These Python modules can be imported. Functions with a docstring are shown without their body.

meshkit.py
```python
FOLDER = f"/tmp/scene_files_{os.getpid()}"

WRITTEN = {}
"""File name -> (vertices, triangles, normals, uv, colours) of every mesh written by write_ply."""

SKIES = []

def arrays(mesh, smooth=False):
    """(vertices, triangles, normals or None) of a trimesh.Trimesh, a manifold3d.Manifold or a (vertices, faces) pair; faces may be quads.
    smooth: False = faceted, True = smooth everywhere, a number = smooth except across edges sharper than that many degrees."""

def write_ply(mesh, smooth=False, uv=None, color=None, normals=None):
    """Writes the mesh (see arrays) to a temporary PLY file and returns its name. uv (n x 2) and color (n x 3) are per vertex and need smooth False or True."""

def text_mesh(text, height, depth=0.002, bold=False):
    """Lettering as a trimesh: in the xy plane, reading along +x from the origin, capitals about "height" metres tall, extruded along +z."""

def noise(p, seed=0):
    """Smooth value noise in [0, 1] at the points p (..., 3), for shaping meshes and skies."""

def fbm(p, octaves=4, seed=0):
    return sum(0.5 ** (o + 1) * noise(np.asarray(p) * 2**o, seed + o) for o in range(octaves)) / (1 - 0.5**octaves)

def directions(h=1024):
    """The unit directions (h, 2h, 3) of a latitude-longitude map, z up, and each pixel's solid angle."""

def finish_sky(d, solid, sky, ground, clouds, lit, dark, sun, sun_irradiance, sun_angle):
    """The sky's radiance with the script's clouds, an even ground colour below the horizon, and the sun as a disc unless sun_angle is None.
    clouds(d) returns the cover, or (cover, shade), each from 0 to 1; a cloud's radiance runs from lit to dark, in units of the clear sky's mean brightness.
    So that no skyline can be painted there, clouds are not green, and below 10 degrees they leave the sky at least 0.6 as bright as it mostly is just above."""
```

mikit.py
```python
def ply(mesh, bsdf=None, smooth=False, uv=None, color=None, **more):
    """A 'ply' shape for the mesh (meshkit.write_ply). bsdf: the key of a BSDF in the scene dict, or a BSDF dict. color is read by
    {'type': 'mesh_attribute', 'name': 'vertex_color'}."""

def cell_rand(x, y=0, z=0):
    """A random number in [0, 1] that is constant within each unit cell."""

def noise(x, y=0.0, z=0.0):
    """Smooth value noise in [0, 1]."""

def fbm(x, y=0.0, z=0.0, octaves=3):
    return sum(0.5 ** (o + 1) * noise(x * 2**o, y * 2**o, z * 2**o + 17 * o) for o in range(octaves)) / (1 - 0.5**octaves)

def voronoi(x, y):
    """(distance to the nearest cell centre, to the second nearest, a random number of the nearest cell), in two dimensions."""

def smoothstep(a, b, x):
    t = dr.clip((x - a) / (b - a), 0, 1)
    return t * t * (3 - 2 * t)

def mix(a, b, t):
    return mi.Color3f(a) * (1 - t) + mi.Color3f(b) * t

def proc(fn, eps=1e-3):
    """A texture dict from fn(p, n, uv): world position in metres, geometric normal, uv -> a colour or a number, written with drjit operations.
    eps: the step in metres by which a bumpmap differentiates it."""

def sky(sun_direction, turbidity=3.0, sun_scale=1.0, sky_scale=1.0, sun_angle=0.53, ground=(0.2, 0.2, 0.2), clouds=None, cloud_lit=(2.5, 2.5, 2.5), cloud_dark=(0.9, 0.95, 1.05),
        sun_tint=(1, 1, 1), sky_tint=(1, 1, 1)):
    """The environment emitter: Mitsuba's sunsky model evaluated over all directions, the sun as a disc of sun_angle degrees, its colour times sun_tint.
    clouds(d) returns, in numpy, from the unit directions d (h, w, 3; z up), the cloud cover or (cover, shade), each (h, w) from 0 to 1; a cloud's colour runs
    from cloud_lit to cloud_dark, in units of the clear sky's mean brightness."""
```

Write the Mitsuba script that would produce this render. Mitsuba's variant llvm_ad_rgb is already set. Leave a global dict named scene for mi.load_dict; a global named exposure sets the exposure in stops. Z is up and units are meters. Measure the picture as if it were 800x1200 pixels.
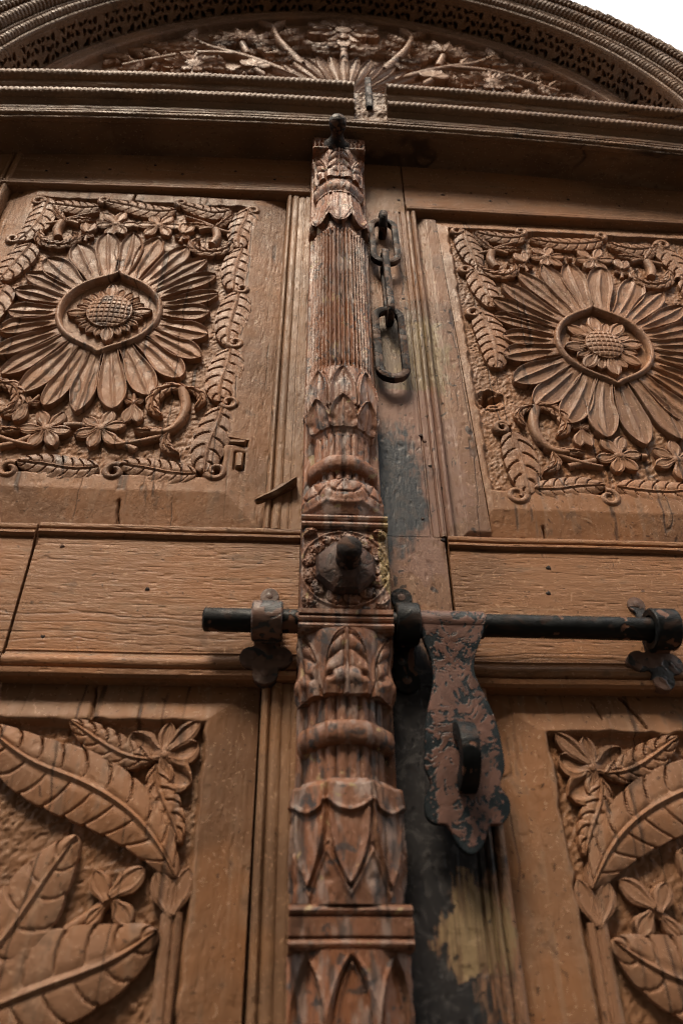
import math, numpy as np, trimesh, mitsuba as mi, drjit as dr, mikit, meshkit
import manifold3d as m3
from scipy.interpolate import CubicSpline
from shapely.geometry import Polygon, box as sbox
from shapely import affinity
from shapely.ops import unary_union

T = mi.ScalarTransform4f
scene, labels = {}, {}
rng = np.random.default_rng(7)

# ------------------------------------------------------------------ camera, sky, exposure
PITCH, YAW, ROLL = 0.65242, 0.06927, -0.01233
_f = np.array([math.sin(YAW) * math.cos(PITCH), math.cos(YAW) * math.cos(PITCH), math.sin(PITCH)])
_r0 = np.array([math.cos(YAW), -math.sin(YAW), 0.0])
_u0 = np.cross(_r0, _f)
_up = -math.sin(ROLL) * _r0 + math.cos(ROLL) * _u0
EYE = np.array([-0.05, -0.72, 0.85])
scene['camera'] = {'type': 'thinlens', 'fov': 47.925, 'fov_axis': 'x', 'aperture_radius': 0.0032, 'focus_distance': 1.02,
                   'near_clip': 0.02, 'far_clip': 500.0,
                   'to_world': T().look_at(origin=EYE.tolist(), target=(EYE + _f).tolist(), up=_up.tolist())}
exposure = 4.15
scene['sky'] = mikit.sky([-0.20, -0.50, 0.86], turbidity=4, sun_scale=0.3, sun_angle=20, ground=(0.08, 0.07, 0.055),
                         clouds=lambda d: 1.0, cloud_lit=(1.5, 1.5, 1.5))

# ------------------------------------------------------------------ helpers: keys and labels
def numbered(name):
    if name not in USED: USED.add(name); return name
    i = 1
    while f'{name}_{i:03d}' in USED: i += 1
    USED.add(f'{name}_{i:03d}'); return f'{name}_{i:03d}'
USED = set()
def thing(name, label, cat, group=None, kind=None):
    k = numbered(name); labels[k] = {'label': label, 'category': cat}
    if group: labels[k]['group'] = group
    if kind: labels[k]['kind'] = kind
    return k
def put(parent, name, mesh, mat, smooth=38, label=None):
    k = numbered(parent + '__' + name if parent else name)
    V, F = mesh
    scene[k] = mikit.ply((np.asarray(V, float), F), mat, smooth=smooth)
    if label: labels[k] = {'label': label}
    return k

# ------------------------------------------------------------------ helpers: meshes.  All in millimetres as (u right, v up, h towards the viewer); wm() makes metres.
def wm(u, v, h, y0=0.0):
    return np.stack([np.asarray(u) / 1e3, (y0 - np.asarray(h)) / 1e3, np.asarray(v) / 1e3], -1)
def sm(a, b, x):
    t = np.clip((np.asarray(x, float) - a) / (b - a), 0, 1); return t * t * (3 - 2 * t)
def gauss(x, s): return np.exp(-(np.asarray(x) / s) ** 2)
def nz(u, v, scale, seed=0):
    p = np.stack([np.asarray(u, float).ravel() / scale, np.asarray(v, float).ravel() / scale, np.full(np.size(u), 0.37 + seed * 3.1)], -1)
    return np.asarray(meshkit.noise(p, seed)).reshape(np.shape(u))
def fb(u, v, scale, seed=0): return (nz(u, v, scale, seed) * .55 + nz(u, v, scale / 2, seed + 1) * .3 + nz(u, v, scale / 4, seed + 2) * .15)
def gfaces(n, m, closed=False):
    i, j = np.meshgrid(np.arange(n - 1), np.arange(m if closed else m - 1), indexing='ij')
    a, b = i * m + j, i * m + (j + 1) % m
    return np.stack([a, b, b + m, a + m], -1).reshape(-1, 4)
def tri(F): F = np.asarray(F); return np.vstack([F[:, [0, 1, 2]], F[:, [0, 2, 3]]]) if F.shape[1] == 4 else F
def cat(parts):
    V, F, n = [], [], 0
    for v, f in parts: V.append(np.asarray(v)); F.append(tri(f) + n); n += len(v)
    return np.vstack(V), np.vstack(F)
def skirted(U, Vv, H, base, y0):
    """height field on an (n, m) grid with walls down to the height base"""
    n, m = U.shape
    top = wm(U, Vv, H, y0).reshape(-1, 3)
    idx = np.arange(n * m).reshape(n, m)
    loop = np.concatenate([idx[0, :-1], idx[:-1, -1], idx[-1, :0:-1], idx[:0:-1, 0]])
    low = top[loop].copy(); low[:, 1] = (y0 - base) / 1e3
    k, q = len(loop), np.arange(len(loop))
    side = np.stack([loop, n * m + q, n * m + (q + 1) % k, loop[(q + 1) % k]], -1)
    return np.vstack([top, low]), np.vstack([tri(gfaces(n, m)), tri(side)])
def spline(pts, n, closed=False):
    p = np.asarray(pts, float)
    if closed: p = np.vstack([p, p[:1]])
    t = np.concatenate([[0], np.cumsum(np.linalg.norm(np.diff(p, axis=0), axis=1))]); t /= t[-1]
    s = np.linspace(0, 1, n)
    if len(p) == 2: q = p[0] + s[:, None] * (p[1] - p[0]); d = np.repeat(p[1:] - p[:1], n, 0)
    else:
        c = CubicSpline(t, p, bc_type='periodic' if closed else 'natural'); q, d = c(s), c(s, 1)
    d = d / (np.linalg.norm(d, axis=1, keepdims=True) + 1e-12)
    return s, q, d, np.stack([-d[:, 1], d[:, 0]], -1), t
def tr_id(p): return p
def ribbon(pts, wl, wr, H, n=30, m=11, base=0.0, y0=0.0, tr=tr_id, closed=False):
    """a carved strip along a spine: wl, wr widths to the left and right along s; H(s, v) its height"""
    s, q, d, nr, _ = spline(pts, n, closed)
    v = np.sin(np.linspace(-1, 1, m) * math.pi / 2 * .92) / math.sin(math.pi / 2 * .92)
    S, Vv = np.meshgrid(s, v, indexing='ij')
    w = np.where(Vv > 0, wl(S, Vv), wr(S, Vv))
    P = q[:, None] + nr[:, None] * (Vv * w)[..., None]
    P = tr(P)
    return skirted(P[..., 0], P[..., 1], H(S, Vv), base, y0)
def dome(top, edge=.45): return lambda s, v: top * (edge + (1 - edge) * np.sqrt(np.clip(1 - v * v, 0, 1)))
def stem(pts, w, top, base=2, y0=0, tr=tr_id, n=24, taper=0.0, closed=False, m=9, edge=.5):
    W = lambda s, v: w * (1 - taper * s) + 0 * v
    return ribbon(pts, W, W, lambda s, v: base + (top - base) * (edge + (1 - edge) * np.sqrt(np.clip(1 - v * v, 0, 1))) , n, m, base, y0, tr, closed)
def scroll(c, r, a0, turns, w, top, base=2, y0=0, tr=tr_id, r1=.35):
    t = np.linspace(0, 1, 22)
    a = math.radians(a0) + turns * 2 * math.pi * t
    rr = r * (1 - (1 - r1) * t)
    pts = np.stack([c[0] + rr * np.cos(a), c[1] + rr * np.sin(a)], -1)
    return ribbon(pts, lambda s, v: w * (1 - .35 * s) + 0 * v, lambda s, v: w * (1 - .35 * s) + 0 * v,
                  lambda s, v: base + (top - base) * (.55 + .45 * np.sqrt(np.clip(1 - v * v, 0, 1))), 34, 9, base, y0, tr)
def leaf(pts, WL, WR, nl, top, base=2, y0=0, tr=tr_id, cut=2.6, slant=.9, notch=.16, rib=1.2, pw=.6, curl=1.5, peak=.45, seed=0, tipw=0.0, gw=.07, rw=.07, saw=.42, per=12, m=17):
    """a lobed leaf: oblique cuts between overlapping lobes, a raised midrib between two grooves, a scalloped edge"""
    a = math.log(.5) / math.log(peak)
    r = np.random.default_rng(seed); ja, jb = r.uniform(.9, 1.1, 2)
    def fr(S, V): return (nl * S * ja - slant * np.abs(V) ** 1.9 + .3 * np.sign(V)) % 1.0
    def near(f, w): return gauss(np.minimum(f, 1 - f), w)
    def shape(S, V, W):
        env = np.clip(np.sin(math.pi * np.clip(S, 0, 1) ** a), 0, 1) ** pw
        env = np.maximum(env, tipw * (S < .5)) + .03
        f = (nl * S * ja - slant + .3 * np.sign(V)) % 1.0
        return W * env * (1 - notch * near(f, .10) + notch * .35 * np.sin(math.pi * f))
    def H(S, V):
        f, A = fr(S, V), np.abs(V)
        on = sm(.08, .30, A)
        h = top - curl * A ** 2 + cut * on * (f - .45) * saw
        h -= cut * 1.15 * on * near(f, gw)
        h += rib * gauss(V, rw) - rib * 1.1 * gauss(A - 2.2 * rw, rw) + .7 * (nz(S * 60, V * 9, 3.0, seed) - .5) + .8 * (nz(S * 34, V * 3, 3.0, seed + 2) - .5)
        return np.maximum(h, base + .8)
    return ribbon(pts, lambda S, V: shape(S, V, WL), lambda S, V: shape(S, V, WR), H, int(nl * per) + 6, m, base, y0, tr)
def petal(b, tip, W, top=12, base=2, y0=0, tr=tr_id, neck=.42, ridge=2.0, trough=2.3, bend=0.0, seed=0, n=26, m=15, sharp=.62, rim=1.9):
    b, tip = np.asarray(b, float), np.asarray(tip, float)
    d = tip - b; nrm = np.array([-d[1], d[0]]) * bend
    r = np.random.default_rng(seed); k1, k2 = r.uniform(-.08, .08, 2)
    def w(S, V):
        lo = neck + (1 - neck) * sm(0, .68, S)
        hi = np.clip(1 - np.clip((S - .60) / .40, 0, 1) ** 2.3, 0, 1) ** sharp
        return W * lo * hi + .25
    def H(S, V):
        A = np.abs(V - k1 * S)
        h = top - trough * np.sin(math.pi * np.clip(A, 0, 1)) ** 1.3 * sm(0.02, .25, S) * (1 - .55 * sm(.86, 1, S))
        h += (ridge * gauss(V - k1 * S, .075) - 1.2 * gauss(A - .18, .06)) * sm(0, .3, S) * (1 - sm(.75, .98, S))
        h += rim * gauss(A - .93, .075) - .8 * gauss(A - .74, .08) + k2 * 6 * S - 1.4 * (1 - S) + .35 * np.sin(11 * S + seed) * (1 - A)
        return np.maximum(h, base + 1)
    W2 = lambda S, V: w(S, V) * (1 + .16 * (nz(S * 40 + seed * 13, V * 3, 9, 2) - .5))
    H2 = lambda S, V: np.maximum(H(S, V) + 1.0 * (nz(S * 60, V * 14 + seed * 7, 6, 3) - .5) + .5 * (nz(S * 60, V * 14 + seed * 7, 2.5, 4) - .5), base + 1)
    return ribbon([b, (b + tip) / 2 + nrm, tip], W2, W2, H2, n, m, base, y0, tr)
def smallpetal(b, tip, W, top, base=2, y0=0, tr=tr_id, dip=1.6, bend=0.0):
    b, tip = np.asarray(b, float), np.asarray(tip, float); d = tip - b
    w = lambda S, V: W * (.35 + .65 * sm(0, .55, S)) * np.clip(1 - np.clip((S - .5) / .5, 0, 1) ** 2.2, 0, 1) ** .7 + .2
    H = lambda S, V: top - dip * sm(.25, .6, 1 - np.abs(V)) * sm(0, .3, S) + .9 * gauss(V, .15) - 1.2 * (np.abs(V) > .85)
    return ribbon([b, (b + tip) / 2 + np.array([-d[1], d[0]]) * bend, tip], w, w, H, 12, 9, base, y0, tr)
def star(c, r, top, rot=0, base=2, y0=0, tr=tr_id, n=6, ry=1.0, seed=0, button=.24):
    rr = np.random.default_rng(seed); out = []
    for k in range(n):
        a = math.radians(rot + 360 / n * k + rr.uniform(-7, 7)); L = r * rr.uniform(.9, 1.1)
        d = np.array([math.cos(a), math.sin(a) * ry])
        out.append(smallpetal(np.array(c) + d * r * .12, np.array(c) + d * L, r * .27, top + rr.uniform(-.8, .8), base, y0, tr, 1.8, rr.uniform(-.06, .06)))
    out.append(button_(c, r * button, top + 1.5, base, y0, tr))
    return cat(out)
def button_(c, r, top, base=2, y0=0, tr=tr_id, ry=1.0):
    rad, ang = np.linspace(0, 1, 7), np.linspace(0, 2 * math.pi, 22)
    R, A = np.meshgrid(rad, ang, indexing='ij')
    P = tr(np.stack([c[0] + r * R * np.cos(A), c[1] + r * ry * R * np.sin(A)], -1))
    h = top - 2.2 * R ** 2 - .9 * gauss(R - .72, .12)
    h[-1] = base
    V = wm(P[..., 0], P[..., 1], h, y0).reshape(-1, 3)
    return V, tri(gfaces(7, 22))
def boxm(x0, x1, z0, z1, h0, h1, y0=0.0, bevel=1.2, sub=0):
    """a box with chamfered edges, u x0..x1, v z0..z1, h h0..h1"""
    b = min(bevel, (x1 - x0) / 3, (z1 - z0) / 3, (h1 - h0) / 3)
    pts = [[x, z, h] for x, dx in ((x0, b), (x1, -b)) for z, dz in ((z0, b), (z1, -b)) for h, dh in ((h0, b), (h1, -b))]
    P = []
    for x, dx in ((x0, b), (x1, -b)):
        for z, dz in ((z0, b), (z1, -b)):
            for h, dh in ((h0, b), (h1, -b)): P += [[x, z + dz, h + dh], [x + dx, z, h + dh], [x + dx, z + dz, h]]
    m = m3.Manifold.hull_points(np.array(P, float)).to_mesh()
    v = m.vert_properties[:, :3]
    return wm(v[:, 0], v[:, 1], v[:, 2], y0), m.tri_verts
def moulding(prof, L0, L1, axis, pos=None, y0=0.0, step=12.0, wob=.5, seed=0, back=-30.0):
    """prof: (a, h) across, extruded along u (axis 'u') or v (axis 'v') with the small waves of hand work; closed at the back"""
    p = np.array([(prof[0][0], back)] + list(prof) + [(prof[-1][0], back)], float)
    n = max(3, int(abs(L1 - L0) / step)); L = np.linspace(L0, L1, n)
    Lg, A = np.meshgrid(L, p[:, 0], indexing='ij'); H = np.repeat(p[None, :, 1], n, 0)
    w = (nz(Lg, A * .15, 90, seed) - .5) * 2 * wob; h2 = (nz(Lg, A * .6, 35, seed + 3) - .5) * 2 * wob * .8
    A2, H2 = A + w, np.where(H > back + .1, H + h2, H)
    if pos is not None: A2 = A2 + pos(Lg)
    V = wm(Lg, A2, H2, y0) if axis == 'u' else wm(A2, Lg, H2, y0)
    k = len(p); V = V.reshape(-1, 3); F = gfaces(n, k, True)
    e = np.arange(1, k - 1)
    caps = np.vstack([np.stack([0 * e, e, e + 1], -1), (n - 1) * k + np.stack([0 * e, e + 1, e], -1)])
    return V, np.vstack([tri(F), caps])
def bead(a0, a1, h0, h1, k=5):
    t = np.linspace(0, math.pi, k + 2); return [(a0 + (a1 - a0) * (1 - math.cos(x)) / 2, h0 + (h1 - h0) * math.sin(x)) for x in t]
def tube(path, r, sides=14, rope=None, closed=False, caps=True, sq=0.0):
    """a tube along a 3-D path in metres; rope = (pitch, depth): twisted grooves; sq: flattening towards a square bar"""
    p = np.asarray(path, float); n = len(p)
    t = (np.roll(p, -1, 0) - np.roll(p, 1, 0)) if closed else np.gradient(p, axis=0)
    t /= np.linalg.norm(t, axis=1, keepdims=True)
    ref = np.array([0, 1.0, 0]) if np.abs(t[:, 1]).max() < .95 else np.array([1.0, 0, 0])
    a = np.cross(t, ref); a /= np.linalg.norm(a, axis=1, keepdims=True); b = np.cross(t, a)
    L = np.concatenate([[0], np.cumsum(np.linalg.norm(np.diff(p, axis=0), axis=1))])
    ang = np.arange(sides) * 2 * math.pi / sides
    R = np.broadcast_to(np.asarray(r, float).reshape(-1, 1), (n, sides)).copy()
    if rope:
        ph = (L[:, None] / rope[0] + 2 * ang[None] / (2 * math.pi)) % 1
        R *= 1 + rope[1] * (.25 * np.sin(math.pi * ph) - gauss(ph, .16) - gauss(ph - 1, .16))
    if sq: R *= 1 / np.maximum(np.abs(np.cos(ang)), np.abs(np.sin(ang))) ** sq
    V = p[:, None] + R[..., None] * (np.cos(ang)[None, :, None] * a[:, None] + np.sin(ang)[None, :, None] * b[:, None])
    V = V.reshape(-1, 3); F = gfaces(n, sides, True)
    if closed:
        j = np.arange(sides); F = np.vstack([F, np.stack([(n - 1) * sides + j, (n - 1) * sides + (j + 1) % sides, (j + 1) % sides, j], -1)])
        return V, tri(F)
    F = tri(F)
    if caps:
        j = np.arange(sides); V = np.vstack([V, p[:1], p[-1:]]); k = n * sides
        F = np.vstack([F, np.stack([(j + 1) % sides, j, 0 * j + k], -1), np.stack([(n - 1) * sides + j, (n - 1) * sides + (j + 1) % sides, 0 * j + k + 1], -1)])
    return V, F
def mani(m):
    t = m.to_mesh(); return np.array(t.vert_properties[:, :3], float), np.array(t.tri_verts)
def plate(poly, h0, h1, y0=0.0, bevel=1.2, smooth_it=0):
    """a plate with a chamfered front edge from a shapely outline in (u, v)"""
    cs = lambda g: m3.CrossSection([np.array(x.exterior.coords)[:-1] for x in getattr(g, 'geoms', [g])] + [np.array(i.coords)[:-1] for x in getattr(g, 'geoms', [g]) for i in x.interiors], m3.FillRule.EvenOdd)
    full = cs(poly).extrude(h1 - h0 - bevel).translate([0, 0, h0])
    parts = [full]; steps = 3
    for k in range(steps):
        t = (k + 1) / steps; ins = bevel * (1 - math.cos(t * math.pi / 2)); g = poly.buffer(-ins)
        if not g.is_empty: parts.append(cs(g).extrude(bevel * (math.sin(t * math.pi / 2) - math.sin((t - 1 / steps) * math.pi / 2)) + .01).translate([0, 0, h1 - bevel + bevel * math.sin((t - 1 / steps) * math.pi / 2) - .01]))
    v, f = mani(m3.Manifold.batch_boolean(parts, m3.OpType.Add))
    return wm(v[:, 0], v[:, 1], v[:, 2], y0), f

# ------------------------------------------------------------------ materials
def turn(p):
    """the point in a turned and gently warped frame, so that noise shows no grid"""
    a = mi.Vector3f(.80 * p.x - .36 * p.y - .48 * p.z, .60 * p.x + .48 * p.y + .64 * p.z, .80 * p.y - .60 * p.z)
    w = mikit.fbm(a.x * 35, a.y * 35, a.z * 35, 2) - .5
    v = mikit.fbm(a.y * 41 + 9, a.z * 41, a.x * 41, 2) - .5
    return mi.Vector3f(a.x + .022 * w, a.y + .022 * v, a.z + .016 * (w - v))
def n3(q, s, o=3): return mikit.fbm(q.x * s, q.y * s, q.z * s, o)
def wood(key, base, deep, pale, grain='h', rough=.58, pits=.45, grainh=.5, lump=.5, worn=None, seed=0, patch=.6, spec=.2, splits=1.0):
    """old painted wood: tone patches, long grain and splits along the board, specks of dust, pits; worn(p, q, c): more colour on top"""
    gx, gz = (5.0, 170.0) if grain == 'h' else (170.0, 5.0)
    def split(q, w):
        """thin long drying cracks along the grain"""
        r = mikit.noise(q.x * gx * .55 + 3 * w, q.y * 9, q.z * gz * .55 + 3 * w)
        return (1 - mikit.smoothstep(.0, .07, dr.abs(r - .5))) * mikit.smoothstep(.56, .68, mikit.fbm(q.x * gx * .8 + 31, q.y * 7, q.z * gz * .10 + 5, 2))
    def colour(p, n, uv):
        q = p + seed * .731; t = turn(q)
        a = n3(t, 8, 4); s2 = n3(t, 75, 3); s = mikit.noise(t.x * 430, t.y * 430, t.z * 430)
        g = mikit.fbm(q.x * gx + 2 * a, q.y * 60, q.z * gz + 2 * a, 3)
        c = mikit.mix(base, deep, mikit.smoothstep(.42, .68, a) * patch)
        c = mikit.mix(c, mi.Color3f(base) * mi.Color3f(1.18, 1.05, .86), mikit.smoothstep(.45, .65, n3(t + 3.1, 13, 3)) * .6)
        c = mikit.mix(c, pale, mikit.smoothstep(.50, .76, g * .65 + s2 * .35) * .6)
        c = mikit.mix(c, deep, mikit.smoothstep(.58, .76, s2 * .6 + g * .4) * .7)
        c = mikit.mix(c, mi.Color3f(pale) * 1.3, mikit.smoothstep(.74, .92, s) * .6)
        c = mikit.mix(c, mi.Color3f(deep) * .4, mikit.smoothstep(.82, .95, mikit.noise(t.x * 260 + 5, t.y * 260, t.z * 260 + 9)) * .7)
        c = mikit.mix(c, mi.Color3f(deep) * .35, split(q, a) * .8 * splits)
        return worn(p, t, c) if worn else c
    def bump(p, n, uv):
        q = p + seed * .731; t = turn(q)
        a = mikit.noise(t.x * 9, t.y * 9, t.z * 9)
        g = mikit.fbm(q.x * gx * 1.3 + 2 * a, q.y * 80, q.z * gz * 1.3 + 2 * a, 3)
        u = q * (mi.Vector3f(.22, 1, 1) if grain == 'h' else mi.Vector3f(1, 1, .22)) + .004 * mi.Vector3f(a, a, a)
        l = n3(u, 170, 3)
        d = mikit.noise(u.x * 330, u.y * 330, u.z * 330)
        e = .6 * mikit.noise(t.x * 680, t.y * 680, t.z * 680) + .7 * mikit.noise(u.x * 760, u.y * 760, u.z * 760)
        return 1e-3 * (1.3 * grainh * g + 1.1 * lump * l - 1.2 * pits * mikit.smoothstep(.68, .9, d) + .32 * e - .9 * splits * split(q, n3(t, 8, 4)))
    def rgh(p, n, uv): return rough + .3 * (n3(turn(p), 60, 2) - .5)
    scene[key] = {'type': 'twosided', 'b': {'type': 'bumpmap', 'scale': 1.0, 't': mikit.proc(bump, eps=6e-4),
                  'n': {'type': 'principled', 'base_color': mikit.proc(colour), 'roughness': mikit.proc(rgh), 'specular': spec}}}
def rag(q, s, seed=0.0):
    """ragged field around 0.5, for the outlines of stains and flaking paint"""
    return mikit.fbm(q.x * s + seed, q.y * s, q.z * s + seed * 2, 4)
def blob(p, x, z, rx, rz): return 1 - dr.sqrt(dr.square((p.x - x) / rx) + dr.square((p.z - z) / rz))

wood('wood_panel', (.168, .086, .045), (.090, .047, .026), (.228, .147, .096), 'v', pits=.35, lump=.4, grainh=.5)
wood('wood_carving', (.174, .090, .050), (.094, .050, .029), (.236, .148, .096), 'v', pits=.4, lump=.5, grainh=.3, seed=1)
wood('wood_rail', (.172, .085, .042), (.092, .047, .024), (.230, .140, .084), 'h', grainh=.25, lump=.42, seed=2, splits=.4)
wood('wood_stile', (.152, .084, .046), (.080, .042, .023), (.228, .140, .084), 'v', grainh=.6, seed=3)
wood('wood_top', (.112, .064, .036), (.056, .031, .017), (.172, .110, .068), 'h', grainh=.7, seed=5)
wood('wood_tympanum', (.185, .108, .070), (.110, .061, .038), (.250, .165, .115), 'h', grainh=.3, seed=8)
def worn_pilaster(p, t, c):
    q = p * mi.Vector3f(1, 1, .25)
    st = mikit.fbm(q.x * 105, q.y * 105, q.z * 105, 4)
    c = mikit.mix(c, (.195, .150, .130), mikit.smoothstep(.52, .66, st) * .6)
    c = mikit.mix(c, (.030, .024, .023), mikit.smoothstep(.58, .70, mikit.fbm(q.x * 130 + 7, q.y * 130, q.z * 130 + 3, 4)) * .7)
    c = mikit.mix(c, (.024, .023, .024), mikit.smoothstep(.66, .69, rag(t, 95, 3.0)) * .75)
    bare = mikit.smoothstep(.0, .12, dr.minimum(blob(p, .050, 1.312, .016, .062), .5) + .5 * (rag(t, 60, 2.0) - .5))
    c = mikit.mix(c, mikit.mix((.21, .150, .068), (.10, .062, .030), mikit.smoothstep(.45, .6, mikit.fbm(p.x * 200, p.y * 200, p.z * 25, 3))), bare)
    return mikit.mix(c, (.24, .18, .09), mikit.smoothstep(.71, .74, rag(t, 85, 9.0)) * .7)
wood('wood_pilaster', (.152, .065, .034), (.070, .034, .021), (.200, .120, .080), 'v', grainh=.8, lump=.7, pits=.5, worn=worn_pilaster, seed=7, rough=.56, spec=.25)
def worn_stile(p, t, c):
    r = rag(t, 30, 4.0) - .5; r2 = rag(t, 120, 6.0) - .5; r3 = mikit.fbm(p.x * 420, p.y * 420, p.z * 60, 3) - .5
    edge = p.z - 1.612 + .010 * r + .004 * r2
    bare = mikit.smoothstep(0, .004, edge) * mikit.smoothstep(.05, .30, dr.minimum(blob(p, .090, 1.68, .075, .135), .5) + .9 * r + .5 * r2 + .5 * r3)
    ochre = bare * mikit.smoothstep(-.15, .25, blob(p, .125, 1.655, .050, .100) + .8 * r + .6 * r2)
    patch = mikit.smoothstep(.0, .14, dr.minimum(blob(p, .108, .962, .036, .044), .5) * .7 + .8 * r + .4 * r2 + .3 * r3)
    soot = mikit.smoothstep(-.08, .26, dr.minimum(blob(p, .050, 1.440, .064, .115), .6) + .7 * r + .4 * r2 + .3 * r3)
    low = mikit.smoothstep(-.10, .14, dr.minimum(blob(p, .040, 1.00, .095, .26), .6) + .6 * r + .4 * r2 + .3 * r3)
    ochre = dr.maximum(ochre, patch); grey = bare * .8
    c = mikit.mix(c, (.150, .088, .070), mikit.smoothstep(-.1, .2, blob(p, .085, 1.48, .07, .19) + 1.0 * r + .6 * r2) * .7)
    c = mikit.mix(c, (.105, .082, .058), grey)
    c = mikit.mix(c, mikit.mix((.165, .122, .066), (.100, .066, .036), mikit.smoothstep(.42, .6, mikit.fbm(p.x * 300, p.y * 200, p.z * 12, 3))), ochre * .85)
    c = mikit.mix(c, mikit.mix(mikit.mix((.006, .009, .012), (.010, .020, .028), soot), (.028, .030, .032), mikit.smoothstep(.5, .72, n3(t, 170, 3))), dr.maximum(soot * .92, low * .95 * (1 - patch)))
    return mikit.mix(c, (.010, .008, .008), mikit.smoothstep(.70, .74, rag(t, 120, 2.0)) * .8)
wood('wood_worn', (.148, .080, .048), (.080, .042, .026), (.220, .142, .092), 'v', grainh=.6, pits=.6, worn=worn_stile, seed=9)

def metal(key, paint, bare, amount, scale, rough=(.45, .6), bumpy=.35, rust=(.060, .026, .012), rusty=.25, spec=.4, metallic=0.0, extra=None):
    """painted iron: paint with ragged chips down to what lies under it"""
    def chip(p, q): return mikit.smoothstep(amount, amount + .02, rag(q, scale, 1.7) * .62 + .38 * mikit.fbm(q.x * scale * 3, q.y * scale * 3, q.z * scale * 3, 2) + (extra(p) if extra else 0))
    def colour(p, n, uv):
        q = turn(p)
        c = mikit.mix(paint, mi.Color3f(paint) * .55, mikit.smoothstep(.4, .7, rag(q, 60, 5.0)))
        c = mikit.mix(c, mi.Color3f(paint) * 1.5, mikit.smoothstep(.56, .75, rag(q, 110, 15.0)) * .5)
        c = mikit.mix(c, rust, mikit.smoothstep(.56, .68, rag(q, 90, 8.0)) * rusty)
        return mikit.mix(c, mikit.mix(bare, mi.Color3f(bare) * 1.8, rag(q, 150, 2.0)), chip(p, q))
    def bump(p, n, uv): q = turn(p); return 1e-3 * (2 * bumpy * mikit.fbm(q.x * 120, q.y * 120, q.z * 120, 4) - .45 * chip(p, q))
    def rgh(p, n, uv): return rough[0] + (rough[1] - rough[0]) * mikit.smoothstep(.3, .7, rag(turn(p), 80, 3.0))
    scene[key] = {'type': 'twosided', 'b': {'type': 'bumpmap', 'scale': 1.0, 't': mikit.proc(bump, eps=5e-4),
                  'n': {'type': 'principled', 'base_color': mikit.proc(colour), 'roughness': mikit.proc(rgh), 'specular': spec, 'metallic': metallic}}}
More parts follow.
